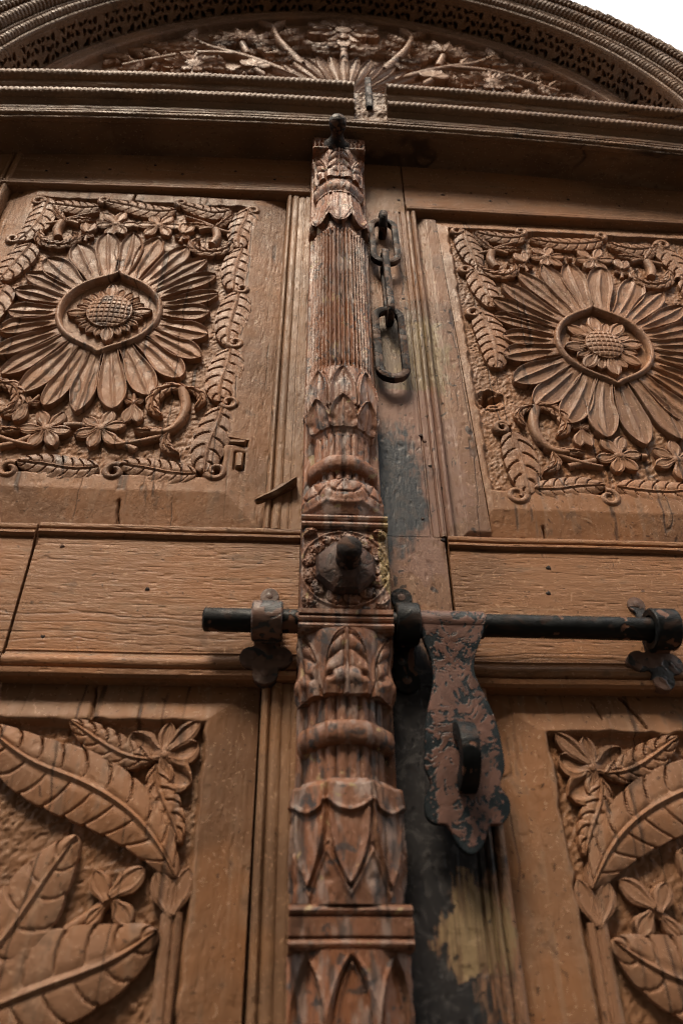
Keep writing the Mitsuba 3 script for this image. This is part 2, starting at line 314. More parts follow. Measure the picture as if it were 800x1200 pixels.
metal('iron_black', (.0030, .0042, .0050), (.065, .032, .020), .62, 36, (.42, .66), .5, spec=.17)
metal('iron_chain', (.014, .011, .011), (.046, .027, .019), .53, 70, (.6, .85), 1.0, rusty=.7, spec=.2)
def worn_edge(p):
    """chipped rim of the hasp plate and its bare lobes: the paint has gone along the outline"""
    def along(table):
        y = mi.Float(table[0][1]); 
        for (z0, a), (z1, b) in zip(table, table[1:]): y = dr.select(p.z * 1e3 > z0, a + (b - a) * dr.clip((p.z * 1e3 - z0) / (z1 - z0), 0, 1), y)
        return y
    xl = along([(1012, 104), (1030, 92), (1041, 76), (1052, 69), (1070, 74), (1104, 72), (1148, 79), (1186, 86), (1204, 82), (1222, 77), (1300, 40)])
    xr = along([(1012, 108), (1030, 121), (1041, 138), (1056, 147), (1070, 141), (1104, 145), (1148, 138), (1186, 127), (1204, 131), (1222, 139), (1300, 180)])
    e = dr.minimum(p.x * 1e3 - xl, xr - p.x * 1e3)
    b = dr.maximum(blob(p, .143, 1.055, .015, .020), dr.maximum(blob(p, .072, 1.052, .011, .016), blob(p, .104, 1.018, .016, .012)))
    return .13 * (1 - mikit.smoothstep(0, 9, e)) + .20 * dr.maximum(b, 0)
metal('iron_painted', (.094, .049, .038), (.003, .006, .008), .540, 150, (.42, .6), .25, rusty=.15, spec=.25, extra=worn_edge)
metal('iron_brown', (.078, .041, .028), (.010, .010, .011), .55, 45, (.45, .65), .6, rusty=.4)
metal('iron_boss', (.050, .026, .019), (.018, .012, .010), .56, 80, (.55, .8), .6, rusty=.5, spec=.2)
metal('iron_rust', (.013, .009, .008), (.045, .024, .016), .58, 70, (.55, .8), .7, rusty=.6, spec=.15)
scene['earth'] = {'type': 'diffuse', 'reflectance': {'type': 'rgb', 'value': [.09, .075, .06]}}

# ------------------------------------------------------------------ ground
put(None, 'ground', (np.array([[-60, -60, 0], [60, -60, 0], [60, 60, 0], [-60, 60, 0.0]]), np.array([[0, 1, 2, 3]])), 'earth', False)
labels['ground'] = {'label': 'plain dusty ground in front of the wooden door', 'category': 'ground', 'kind': 'structure'}

# ------------------------------------------------------------------ an added unseen wall that blocks low sky to darken the door's foot
FW = thing('added_shade_wall', 'plain tan wall added out of view to keep low sky off the carved door', 'wall')
scene['plaster'] = {'type': 'diffuse', 'reflectance': {'type': 'rgb', 'value': [.10, .08, .06]}}
put(FW, 'face', boxm(-6000, 6000, -50, 5000, -200, 200, -3000, 10), 'plaster', False)
put(FW, 'coping', boxm(-6050, 6050, 5000.5, 5120, -260, 260, -3000, 15), 'plaster', False)

# ------------------------------------------------------------------ door leaves
LEFT = thing('door_leaf', 'carved brown door leaf left of the pilaster, its sunflower panel without a knot hole', 'door leaf', 'leaves of the double door')
RIGHT = thing('door_leaf', 'carved brown door leaf right of the pilaster, with a knot hole and a stained stile', 'door leaf', 'leaves of the double door')
YP = 14.0                                                            # the panels' edges lie this far behind the frame's face

def panel_field(x0, x1, z0, z1, inset, ground_rect, gh=3.6, plate_h=11.0, step=1.7, seed=0, extra=None, rough=1.0, m=None):
    """raised-and-sunk panel as a height field: bevelled margin, plateau, rough sunk ground"""
    n, m = int((z1 - z0) / step), m or int((inset[5] - inset[4]) / step)
    v, s = np.linspace(z0, z1, n), np.linspace(0, 1, m)
    a, b = (np.array([x(z) if callable(x) else x for z in v], float) for x in (x0, x1))
    U = a[:, None] + (b - a)[:, None] * s[None]; Vv = np.repeat(v[:, None], m, 1)
    X0, X1 = inset[4], inset[5]
    d = np.minimum.reduce([(U - X0) / inset[0], (X1 - U) / inset[1], (Vv - z0) / inset[2], (z1 - Vv) / inset[3]])
    h = plate_h * np.clip(d, 0, 1)
    g0, g1, g2, g3 = ground_rect
    e = np.minimum.reduce([U - g0, g1 - U, Vv - g2, g3 - Vv]) + (nz(U, Vv, 14, seed) - .5) * 8
    k = sm(-2, 3, e)
    stip = (nz(U, Vv, 2.8, seed + 5) - .5) * 2.2 + (nz(U, Vv, 9, seed + 6) - .5) * 1.6
    h = h * (1 - k) + k * (gh + stip * rough) + (1 - k) * ((fb(U, Vv, 30, seed + 8) - .5) * 1.8 + (nz(U, Vv, 3.2, seed + 12) - .5) * .22 + (nz(U, Vv * .25, 5, seed + 9) - .5) * .5)
    if extra: h = extra(U, Vv, h)
    return skirted(U, Vv, h, -6, YP)

def crack(U, V, h, pts, w=1.3, dep=7):
    p = np.array(pts, float)
    c = np.interp(V, p[:, 1], p[:, 0]); on = sm(p[0, 1] - 1, p[0, 1] + 4, V) * sm(p[-1, 1] + 1, p[-1, 1] - 4, V)
    return h - dep * on * gauss(U - c - (nz(V, V * 0, 9, 3) - .5) * 3, w)

def sunflower(P, c, tips, a, b, ring, seed=0, ns=20, hr=1.0):
    """petals, the eye-shaped ring, sepals and the cross-hatched seed head"""
    c = np.array(c, float)
    ang = np.array([math.atan2((t[1] - c[1]) / b, (t[0] - c[0]) / a) for t in tips])
    order = np.argsort(ang); ts = [np.array(tips[i], float) for i in order]; ang = ang[order]
    n = len(ts); rx, rz = ring
    for k in range(n):
        g0 = (ang[k] - ang[k - 1]) % (2 * math.pi); g1 = (ang[(k + 1) % n] - ang[k]) % (2 * math.pi)
        gap = min(.5 * (g0 + g1), .36)
        d = ts[k] - c; L = np.hypot(d[0], d[1]); u = d / L
        e = 1 / math.sqrt((u[0] / (rx + 2)) ** 2 + (u[1] / (rz - 2)) ** 2)
        t0 = c + u * e; mid = c + u * (e + .6 * (L - e))
        W = .5 * gap * math.hypot(a * math.sin(ang[k]), b * math.cos(ang[k])) * (.60 + .4 * e / L) * rng.uniform(1.0, 1.12)
        put(P, 'petal', petal(t0, ts[k], W, 12.0 + rng.uniform(-.8, .8), 0, YP, neck=.52, bend=rng.uniform(-.05, .05), seed=seed + k, n=44, m=27, sharp=rng.uniform(.55, .75)), 'wood_carving')
    t = np.linspace(0, 2 * math.pi, 97)[:-1]
    def eye(t):
        k = np.minimum(np.abs(t), np.minimum(np.abs(t - math.pi), np.abs(t - 2 * math.pi)))
        r = 1 + .17 * np.exp(-k / .17)
        return np.stack([c[0] + rx * r * np.sin(t), c[1] + rz * .90 * r * np.cos(t)], -1)
    put(P, 'ring', stem(eye(t), 4.8, 17, 0, YP, n=140, closed=True, m=9), 'wood_carving')
    rad, aa = np.linspace(0, 1, 8), np.linspace(0, 2 * math.pi, 60)
    R, A = np.meshgrid(rad, aa, indexing='ij'); Pd = eye(A.ravel()); Pd = c + (Pd - c) * R.ravel()[:, None]
    put(P, 'eye_ground', (wm(Pd[:, 0], Pd[:, 1], 4.5 + (nz(Pd[:, 0], Pd[:, 1], 3, 2) - .5) * 2, YP), gfaces(8, 60)), 'wood_panel')
    for k in range(ns):
        an = 2 * math.pi * k / ns + .1; big = k % 5 == 0 if ns == 20 else k % 2 == 0
        d = np.array([math.cos(an), math.sin(an) * 1.08])
        put(P, 'sepal', smallpetal(c + d * 28 * hr, c + d * (60 if big else 50), (8.5 if big else 6.6) * 20 / ns, 11.5 + (1.2 if big else 0), 3, YP, dip=2.2), 'wood_carving')
    R, A = np.meshgrid(np.linspace(0, 1, 40), np.linspace(0, 2 * math.pi, 140), indexing='ij')
    U, V = c[0] + 33 * hr * R * np.cos(A), c[1] + 36 * hr * R * np.sin(A)
    p1, p2 = (U - c[0]) / 7.2 + .3, (V - c[1]) / 9.4 + .5
    gr = np.maximum(gauss((p1 % 1) - .5, .13), gauss((p2 % 1) - .5, .13))
    h = 11.5 + 7.0 * np.sqrt(np.clip(1 - R ** 2 * .96, 0, 1)) - 1.5 * gr * sm(1, .9, R); h[-1] = 4
    put(P, 'seed_head', (wm(U, V, h, YP).reshape(-1, 3), gfaces(40, 140)), 'wood_carving')

def border_leaf(P, pts, W, nl, sc=None, seed=0, top=12.6, pw=.40):
    parts = [leaf(pts, W * 1.2, W * 1.2, nl - 1, top, 0, YP, seed=seed, pw=pw, peak=.42, notch=.07, cut=2.6, curl=2.4, slant=.72, gw=.05, rw=.055, saw=.26, per=16, m=21, rib=1.0)]
    if sc: parts.append(scroll(sc[0], sc[1] * 1.12, sc[2], sc[3], 5.8, top + 1.2, 0, YP, r1=.42))
    put(P, 'leaf', cat(parts), 'wood_carving')
def bits(P, name, parts, mat='wood_carving'): put(P, name, cat(parts), mat)

# ---- upper left panel
def ex_l(U, V, h):
    for x0, x1, z0, z1 in ((-144, -117, 1505, 1517), (-133, -119, 1466, 1496)): h = h - 6 * sm(-.5, 1, np.minimum.reduce([U - x0, x1 - U, V - z0, z1 - V]))
    h = crack(U, V, h, [(-258, 1376), (-262, 1400), (-262, 1416)]); return crack(U, V, h, [(-343, 2046), (-340, 2072)])
UPL = put(LEFT, 'flower_panel', panel_field(-549, -88, 1370, 2086, (48, 50, 58, 20, -549, -88), (-498, -146, 1452, 2044), seed=1, extra=ex_l), 'wood_panel')
tipsL = [(-367, 1947), (-326, 1951), (-285, 1942), (-239, 1922), (-206, 1894), (-187, 1853), (-180, 1808), (-188, 1765), (-186, 1714), (-191, 1664), (-215, 1623), (-252, 1587), (-294, 1560), (-339, 1552), (-381, 1561), (-418, 1581), (-449, 1616), (-467, 1655), (-474, 1702), (-472, 1749), (-474, 1795), (-468, 1835), (-445, 1875), (-407, 1915)]
sunflower(UPL, (-331, 1755), tipsL, 144, 197, (71, 85), seed=10)
for i, (pts, W, nl, sc) in enumerate([
    ([(-150, 2040), (-152, 2010), (-160, 1970), (-157, 1926)], 17, 6, ((-142, 2034), 9, 180, -1.1)),
    ([(-152, 1926), (-157, 1890), (-160, 1855), (-158, 1818)], 18, 6, ((-146, 1822), 9, 200, 1.1)),
    ([(-150, 1815), (-154, 1770), (-158, 1735), (-156, 1694)], 19, 7, ((-147, 1699), 9, 200, 1.1)),
    ([(-152, 1686), (-155, 1650), (-160, 1618), (-158, 1580)], 19, 7, ((-146, 1580), 10, 200, 1.1)),
    ([(-154, 1572), (-158, 1540), (-166, 1500), (-166, 1458)], 19, 7, ((-153, 1461), 11, 200, 1.1)),
    ([(-176, 1455), (-205, 1456), (-240, 1463), (-270, 1467)], 15, 8, ((-275, 1455), 11, 60, 1.1)),
    ([(-294, 1462), (-325, 1458), (-360, 1464), (-392, 1466)], 15, 8, ((-399, 1453), 11, 60, 1.1)),
    ([(-416, 1460), (-445, 1457), (-475, 1462), (-505, 1464)], 15, 7, ((-510, 1452), 11, 60, 1.1)),
    ([(-178, 2032), (-205, 2022), (-235, 2032), (-262, 2042)], 14, 7, ((-262, 2047), 8, -90, -1.1)),
    ([(-268, 2024), (-305, 2018), (-345, 2030), (-386, 2038)], 15, 9, ((-388, 2043), 8, -90, -1.1)),
    ([(-394, 2022), (-420, 2018), (-450, 2022), (-476, 2022)], 14, 7, None),
    ([(-480, 2040), (-478, 2000), (-486, 1950), (-500, 1916)], 17, 7, ((-493, 2030), 10, 0, 1.1)),
    ([(-478, 1912), (-485, 1880), (-496, 1840), (-502, 1815)], 18, 6, ((-508, 1922), 9, -20, -1.1)),
    ([(-490, 1806), (-494, 1770), (-500, 1735), (-503, 1700)], 18, 6, ((-508, 1812), 9, -20, -1.1)),
    ([(-488, 1692), (-490, 1650), (-494, 1615), (-494, 1580)], 18, 7, None),
    ([(-486, 1574), (-484, 1540), (-482, 1500), (-486, 1466)], 18, 7, ((-502, 1466), 10, 0, -1.1))]):
    border_leaf(UPL, pts, W, nl, sc, seed=40 + i)
Y = YP
def curl_top(P, m, c):
    """curled leaf with stem and two side leaves in an upper corner, m = 1 or -1, c = its place"""
    q = lambda pts: [(c[0] + m * x, c[1] + z) for x, z in pts]
    bits(P, 'curled_leaf', [leaf(q([(28, 18), (22, -6), (-4, -21), (-27, -14), (-33, 6), (-24, 14)]), 10, 9, 9, 13, 2, Y, pw=.35, seed=3, cut=2.2),
                            stem(q([(-2, 44), (2, 22), (-4, 2)]), 7, 15, 2, Y),
                            stem(q([(-28, 40), (-12, 46), (10, 40), (22, 36)]), 4.5, 13, 2, Y),
                            leaf(q([(-4, 46), (10, 66), (24, 92)]), 6, 8, 4, 13, 2, Y, seed=4, cut=1.5),
                            leaf(q([(-4, 44), (-24, 52), (-54, 52)]), 7, 8, 4, 12.5, 2, Y, seed=5, cut=1.5),
                            stem(q([(-6, 52), (-30, 66), (-54, 76)]), 4, 12, 2, Y, taper=.5)])
def curl_low(P, m, c):
    q = lambda pts: [(c[0] + m * x, c[1] + z) for x, z in pts]
    bits(P, 'curled_leaf', [leaf(q([(12, 42), (-8, 48), (-26, 36), (-30, 8), (-16, -8)]), 9, 9, 6, 13, 2, Y, pw=.4, seed=6, cut=2.0),
                            stem(q([(4, 46), (12, 12), (6, -18), (-8, -34), (-26, -36)]), 7.5, 14.5, 2, Y, taper=.3),
                            leaf(q([(4, 46), (20, 42), (30, 32), (24, 8)]), 7, 6, 4, 13, 2, Y, seed=7, cut=1.4),
                            leaf(q([(-6, -33), (-24, -34), (-48, -34)]), 6, 7, 3, 13, 2, Y, seed=8, cut=1.2),
                            leaf(q([(-4, -36), (-6, -54), (14, -72)]), 7, 7, 3, 13, 2, Y, seed=9, cut=1.2),
                            stem(q([(-8, -38), (-30, -48), (-66, -58)]), 5, 12, 2, Y, taper=.3)])
curl_top(UPL, 1, (-197, 1932)); curl_top(UPL, -1, (-446, 1932))
curl_low(UPL, 1, (-214, 1558)); curl_low(UPL, -1, (-448, 1552))
def bud(P, c, a, L, seed=0):
    d = np.array([math.cos(math.radians(a)), math.sin(math.radians(a))]); nrm = np.array([-d[1], d[0]]); c = np.array(c, float)
    bits(P, 'bud', [smallpetal(c, c + d * L + nrm * 7, 8, 12.5, 2, Y, dip=1.4, bend=.05), smallpetal(c, c + d * L - nrm * 8, 8, 12, 2, Y, dip=1.4, bend=-.05),
                    smallpetal(c - d * L * .15, c - d * L * .45 + nrm * 12, 5, 11, 2, Y), smallpetal(c - d * L * .15, c - d * L * .45 - nrm * 12, 5, 11, 2, Y),
                    stem([c - d * L * .8, c], 3.2, 10, 2, Y, n=8)])
for i, (c, r, rot) in enumerate([((-359, 1976), 34, 10), ((-290, 1978), 34, 0), ((-370, 1522), 33, 0), ((-303, 1526), 33, 20)]):
    put(UPL, 'star_flower', star(c, r, 12, rot, 2, Y, seed=i), 'wood_carving')
for c, a, L in [((-400, 1950), 90, 26), ((-249, 1960), 80, 26), ((-404, 1562), -120, 30), ((-269, 1568), -85, 30)]: bud(UPL, c, a, L)
for pts in ([(-386, 1510), (-400, 1500), (-420, 1492)], [(-350, 1531), (-337, 1533), (-324, 1532)], [(-285, 1512), (-270, 1502), (-255, 1494)], [(-330, 1976), (-322, 1974)]):
    bits(UPL, 'stem', [stem(pts, 5, 11, 2, Y, n=10)])
for i, (x0, x1, z0, z1, r) in enumerate([(-141, -120, 1507.5, 1514.5, 0), (-130.5, -121.5, 1469, 1493, 0)]):
    put(UPL, 'wood_plug', boxm(x0, x1, z0, z1, 2, 12.6, Y, 1.8), 'wood_stile', label='small dark-edged wooden plug let into the panel margin')

# ---- upper right panel, its boards parted by a long crack
cr = lambda z: np.interp(z, [1372, 2040], [178.5, 166.5])
def ex_r(U, V, h):
    r = np.hypot((U - 207) / 24, (V - 1611) / 21)
    h = h - 5 * sm(1.0, .35, r + (nz(U, V, 10, 4) - .5) * .4) + 1.2 * np.sin(r * 16) * sm(1.25, .9, r) * sm(.2, .5, r)
    h = h - 9 * gauss(np.abs(U - 201 - (V - 1611) * .15), 3.0) * sm(19, 10, np.abs(V - 1611)) - 6 * gauss(V - 1611 - .25 * (U - 205), 3.5) * sm(22, 10, np.abs(U - 208))
    return crack(U, V, h, [(245, 1374), (243, 1396)])
gr_r = (186, 600, 1446, 2014)
ins_r = (50, 50, 52, 40, 135, 655)
UPR = put(RIGHT, 'flower_panel', panel_field(lambda z: cr(z) + .8, lambda z: 655.0, 1364, 2056, ins_r, gr_r, seed=21, extra=ex_r), 'wood_panel')
put(UPR, 'panel_board', panel_field(lambda z: 132.0, lambda z: cr(z) - .8, 1364, 2056, (18, 50, 18, 20, 132, 655), (700, 710, 1446, 2014), seed=22, plate_h=10, m=28), 'wood_worn')
tipsR = [(288, 1897), (330, 1918), (374, 1925), (428, 1917), (479, 1895), (514, 1860), (538, 1826), (258, 1866), (237, 1826), (234, 1786), (240, 1738), (236, 1693), (243, 1640), (265, 1597), (300, 1563), (352, 1539), (403, 1530), (454, 1541), (492, 1566), (520, 1602), (542, 1644), (550, 1690), (552, 1736), (548, 1782)]
sunflower(UPR, (390, 1728), tipsR, 156, 197, (69, 81), seed=60, ns=16, hr=.86)
for i, (pts, W, nl, sc) in enumerate([
    ([(212, 2006), (214, 1975), (218, 1945), (222, 1908)], 17, 6, ((200, 2003), 9, 0, 1.1)),
    ([(216, 1900), (224, 1870), (232, 1835), (236, 1806)], 17, 6, ((203, 1898), 9, 0, 1.1)),
    ([(214, 1796), (222, 1760), (226, 1720), (222, 1668)], 19, 8, ((203, 1789), 10, 0, 1.1)),
    ([(226, 1545), (230, 1515), (232, 1480), (232, 1440)], 18, 6, ((214, 1552), 9, 20, 1.3)),
    ([(240, 1449), (268, 1450), (300, 1456), (332, 1458)], 14, 7, ((217, 1439), 11, 0, -1.1)),
    ([(346, 1456), (380, 1452), (420, 1452), (452, 1458)], 15, 8, ((333, 1438), 11, 100, -1.1)),
    ([(470, 1456), (505, 1450), (540, 1452), (570, 1456)], 15, 8, ((458, 1438), 11, 100, -1.1)),
    ([(314, 1998), (290, 1992), (255, 1996), (226, 2004)], 13, 7, ((309, 2012), 8, -90, 1.1)),
    ([(446, 1996), (410, 1986), (365, 1984), (322, 1992)], 14, 9, ((447, 2011), 8, -90, 1.1)),
    ([(536, 1986), (510, 1978), (480, 1980), (454, 1992)], 13, 7, None),
    ([(538, 1992), (552, 1965), (562, 1935), (566, 1900)], 17, 6, ((551, 1994), 10, 180, -1.2)),
    ([(560, 1900), (572, 1865), (576, 1830), (574, 1800)], 18, 6, ((562, 1902), 9, 180, -1.1)),
    ([(566, 1790), (576, 1750), (576, 1710), (572, 1675)], 18, 7, ((590, 1680), 9, 180, 1.1)),
    ([(566, 1664), (576, 1630), (576, 1590), (570, 1560)], 18, 7, ((588, 1562), 9, 180, 1.1)),
    ([(566, 1552), (574, 1520), (576, 1480), (570, 1446)], 18, 7, ((588, 1450), 9, 180, 1.1))]):
    border_leaf(UPR, pts, W, nl, sc, seed=80 + i, top=11.5 if i == 1 else 12.5)
curl_top(UPR, -1, (250, 1908)); curl_top(UPR, 1, (512, 1902))
curl_low(UPR, -1, (270, 1548)); curl_low(UPR, 1, (520, 1545))
for i, (c, r, rot) in enumerate([((343, 1945), 32, 10), ((420, 1942), 33, 0), ((362, 1510), 33, 10), ((438, 1506), 33, 25)]):
    put(UPR, 'star_flower', star(c, r, 12, rot, 2, Y, seed=20 + i), 'wood_carving')
for c, a, L in [((302, 1926), 100, 26), ((463, 1920), 80, 26), ((321, 1552), -90, 28), ((482, 1552), -80, 28)]: bud(UPR, c, a, L)
for pts in ([(330, 1502), (310, 1496), (292, 1490)], [(393, 1512), (400, 1512)], [(385, 1945), (378, 1944)], [(470, 1510), (488, 1502), (500, 1494)]):
    bits(UPR, 'stem', [stem(pts, 5, 11, 2, Y, n=10)])

# ---- lower panels: broad leaves, a flower in the corner, a stem; the right one mirrors the left one
def low_panel(D, x0, x1, z1, tr, inset, rect, seed, ex):
    L = put(D, 'leaf_panel', panel_field(x0, x1, 640, z1, inset, rect, gh=1.5, seed=seed, extra=ex, rough=1.1), 'wood_panel')
    W = 'wood_carving'; k = dict(base=0, y0=YP, tr=tr)
    def big(pts, a, b, nl, s, **q): put(L, 'leaf', leaf(pts, a, b, nl, 13.5, seed=s, cut=q.pop('cut', 2.3), slant=q.pop('slant', .55), notch=.05, rib=1.8, gw=.045, rw=.042, curl=q.pop('curl', 2.5), per=18, m=25, **{**k, **q}), W)
    big([(-146, 1002), (-154, 1014), (-178, 1043), (-215, 1070), (-250, 1086), (-290, 1101), (-340, 1134)], 31, 27, 10, 1, pw=.55, peak=.55)
    big([(-332, 880), (-300, 925), (-272, 968), (-252, 1008), (-236, 1036)], 32, 30, 8, 2, pw=.6, peak=.42)
    big([(-336, 878), (-300, 898), (-262, 914), (-222, 928), (-186, 942), (-156, 962)], 38, 30, 9, 3, pw=.6, peak=.5, slant=.6)
    big([(-346, 900), (-342, 960), (-342, 1020), (-344, 1092)], 18, 18, 8, 4)
    for z in (845, 790): big([(-332, z - 70), (-290, z - 30), (-240, z), (-168, z + 36)], 30, 28, 8, int(z))
    for m_ in (tr,):
        mt = lambda p: m_(np.stack([-684 - p[..., 0], p[..., 1]], -1))
        for pts, s in (([(-146, 1002), (-154, 1014), (-178, 1043), (-215, 1070), (-250, 1086), (-290, 1101), (-335, 1128)], 11), ([(-332, 880), (-300, 925), (-272, 968), (-252, 1008), (-236, 1036)], 12), ([(-336, 878), (-300, 898), (-222, 928), (-156, 962)], 13)):
            big(pts, 30, 28, 9, s, tr=mt)
    pt = lambda *a, **q: smallpetal(*a, top=11.5, base=1.5, y0=YP, tr=tr, **q)
    put(L, 'calyx', cat([pt((-148, 974), (-163, 1008), 10), pt((-147, 974), (-136, 1010), 10), pt((-148, 972), (-149, 1000), 6)]), W)
    put(L, 'stem', ribbon([(-147, 976), (-146, 930), (-145, 860), (-146, 650)], lambda s, v: 9 + 0 * s, lambda s, v: 9 + 0 * s, lambda s, v: 11 - 4 * np.abs(v) ** 3 - 2.5 * gauss(v - .25, .16), 40, 13, 1.5, YP, tr), W)
    put(L, 'small_flower', cat([pt((-203, 984), (-216, 1008), 9), pt((-200, 988), (-174, 1010), 10), pt((-196, 984), (-180, 966), 9), pt((-204, 980), (-216, 966), 7), stem([(-198, 988), (-212, 976), (-232, 962)], 5, 9, 1.5, YP, tr)]), W)
    put(L, 'corner_flower', cat([pt((-172, 1110), (-203, 1131), 15, dip=5.5, bend=.12), pt((-168, 1110), (-140, 1122), 13, dip=5.0, bend=-.1), pt((-166, 1104), (-142, 1084), 15, dip=5.5, bend=-.15),
                                 pt((-172, 1112), (-168, 1141), 8, dip=2.5), pt((-168, 1114), (-140, 1144), 9, dip=2.5), pt((-172, 1106), (-164, 1082), 8), button_((-170, 1109), 6, 13, 0, YP, tr)]), W)
    put(L, 'leaf', leaf([(-180, 1104), (-205, 1108), (-230, 1120), (-264, 1142)], 13, 15, 6, 12, seed=21, cut=2.2, **k), W)
    put(L, 'leaf', leaf([(-176, 1100), (-172, 1080), (-160, 1058), (-146, 1030)], 13, 13, 6, 12, seed=22, cut=2.2, **k), W)
    return L
low_panel(LEFT, -560, -84, 1186, tr_id, (48, 48, 40, 40, -560, -84), (-540, -134, 690, 1142), 31, lambda U, V, h: crack(U, V, h, [(-245, 1142), (-248, 1184)]))
low_panel(RIGHT, 146, 640, 1182, lambda p: np.stack([70 - p[..., 0], p[..., 1] - 8], -1), (50, 50, 40, 44, 146, 640), (202, 610, 690, 1136), 33,
          lambda U, V, h: crack(U, V, crack(U, V, h, [(306, 1140), (288, 1180)]), [(262, 1150), (256, 1176)], 1.1, 4))

# ---- rails and stiles
rail_prof = [(1183, -4), (1183, 5), (1186, 8), (1191, 8.5), (1193, 4.5)] + bead(1194, 1207, 3, 7.5) + [(1208, 1.5), (1211, 1), (1213, 2.2), (1215, 0)] + [(z, 0) for z in np.linspace(1222, 1346, 12)] + [(1352, 0), (1353.5, -2.5), (1356, -2.5)] + bead(1356.5, 1364, 0, 4.5, 4) + [(1365, 1)] + bead(1365.5, 1373, 1, 3.5, 3) + [(1374, -6)]
put(LEFT, 'lock_rail', moulding(rail_prof, -341, -48, 'u', wob=.7, seed=3), 'wood_rail')
put(LEFT, 'lock_rail', moulding([(a - 1, h + 1.2) for a, h in rail_prof], -640, -344, 'u', lambda u: -(u + 340) * .0 - 2, wob=.7, seed=5), 'wood_rail')
rr = [(a - 3, h) for a, h in rail_prof]
put(RIGHT, 'lock_rail', moulding(rr, 123, 700, 'u', wob=.7, seed=7), 'wood_rail')
put(LEFT, 'top_rail', moulding([(2070, -6), (2070, 2)] + bead(2071, 2080, 2, 6, 4) + [(2081, 1)] + bead(2082, 2089, 1, 3.5, 3) + [(2090, -1.5), (2092, 0)] + [(z, 0) for z in np.linspace(2100, 2215, 9)], -562, -48, 'u', lambda u: (u + 48) * .034 + 14, wob=.6, seed=9), 'wood_rail')
put(RIGHT, 'top_rail', moulding([(2050, -6), (2050, 2)] + bead(2051, 2060, 2, 6, 4) + [(2061, 1)] + bead(2062, 2069, 1, 3.5, 3) + [(2070, -1.5), (2072, 0)] + [(z, 0) for z in np.linspace(2080, 2215, 9)], 117, 640, 'u', lambda u: -(u - 117) * .008, wob=.6, seed=11), 'wood_rail')
lst = bead(-87, -79, -3, 2, 4) + [(-78.5, -2)] + bead(-78, -67, -1.5, 1.2, 4) + [(-66.5, -1.5), (-62, -.4), (-58.5, -.6), (-58, -1.4), (-56, -1.2), (-55, 0), (-40, 0), (-10, 0), (40, 0)]
put(LEFT, 'stile', moulding([(-88, -6)] + lst, 1374.6, 2080, 'v', lambda v: (v - 1374) * .008 - 4, wob=.6, seed=13), 'wood_stile')
put(LEFT, 'stile', moulding([(-82, -6)] + [(a + 6, h) for a, h in lst], 560, 1182.4, 'v', lambda v: (1182 - v) * .008, wob=.6, seed=14), 'wood_stile')
rst = [(47.5, 0), (60, 0), (75, 0), (90, 0), (103, 0), (104, -2.5), (106, -2.5), (107, 0), (114, 0), (115, -2)] + bead(116, 123, -1, 2.5, 3) + [(123.5, -2.5)] + bead(124, 133, -2, 3.5, 4) + [(134, -6)]
put(RIGHT, 'stile', moulding(rst, 1369, 2049, 'v', wob=.6, seed=15), 'wood_worn', label='worn stile stained blue-black beside the pilaster, bare ochre wood under the chain')
put(RIGHT, 'stile', moulding([(a, h) for a, h in rst[:5]] + [(110, 0), (119.5, 0), (120.5, -2), (121, -6)], 1182, 1368.4, 'v', wob=.5, seed=16), 'wood_worn')
put(RIGHT, 'stile', moulding([(47.5, 0), (116, 0), (117, -2.5), (119, -2.5), (120, 0), (124, 0), (125, -2)] + bead(126, 133, -1, 2.5, 3) + [(133.5, -2.5)] + bead(134, 145, -2, 3.5, 4) + [(146, -6)], 560, 1181.4, 'v', wob=.6, seed=17), 'wood_worn')
put(RIGHT, 'stile', moulding([(47.5, 0), (70, 0), (90, 0), (114, 0), (115.5, -3)], 2049.6, 2215, 'v', wob=.5, seed=18), 'wood_stile')
put(LEFT, 'hinge_stile', moulding([(-690, 0), (-650, 0), (-600, 0), (-572, 0)] + bead(-571, -564, -1, 3, 3) + [(-563, -3)] + bead(-562, -551, -2, 4, 4) + [(-550, -6)], 560, 2215, 'v', wob=.6, seed=19), 'wood_stile')
put(RIGHT, 'hinge_stile', moulding([(654, -6)] + bead(655, 666, -2, 4, 4) + [(667, -3)] + bead(668, 675, -1, 3, 3) + [(676, 0), (700, 0), (740, 0), (790, 0)], 560, 2215, 'v', wob=.6, seed=20), 'wood_stile')
for D, a, b in ((LEFT, -690, 47), (RIGHT, 48.5, 790)):
    put(D, 'bottom_rail', boxm(a + 1, b - 1, 470, 660, -30, 1.5, 0, 2), 'wood_rail')
    put(D, 'bottom_board', boxm(a + 1, b - 1, 10, 468, -30, 0, 0, 2), 'wood_stile')
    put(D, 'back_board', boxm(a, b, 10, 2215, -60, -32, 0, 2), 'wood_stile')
# nail heads and small plugged holes
def nail(D, x, z, r=3.2, h=.9):
    a = np.linspace(0, 2 * math.pi, 9)[:-1]; q = r * (1 + .25 * np.sin(3 * a + x)); v = [(x + r_ * math.cos(t), z + .8 * r_ * math.sin(t)) for r_, t in zip(q, a)]
    V = np.vstack([wm([p[0] for p in v], [p[1] for p in v], np.full(8, -2.0)), wm([x + .7 * (p[0] - x) for p in v], [z + .7 * (p[1] - z) for p in v], np.full(8, h)), wm([x], [z], [h + .4])])
    j = np.arange(8); F = np.vstack([tri(np.stack([j, (j + 1) % 8, 8 + (j + 1) % 8, 8 + j], -1)), np.stack([8 + j, 8 + (j + 1) % 8, 16 + 0 * j], -1)])
    put(D, 'nail_head', (V, F), 'iron_rust', 30)
for x, z in [(-211, 1289), (-312, 1342), (-308, 1229), (-470, 2148), (-395, 2135), (-320, 2156), (-270, 2132), (-500, 2120), (-180, 2150), (-110, 2130), (-430, 2105), (-560, 2140)]: nail(LEFT, x, z)
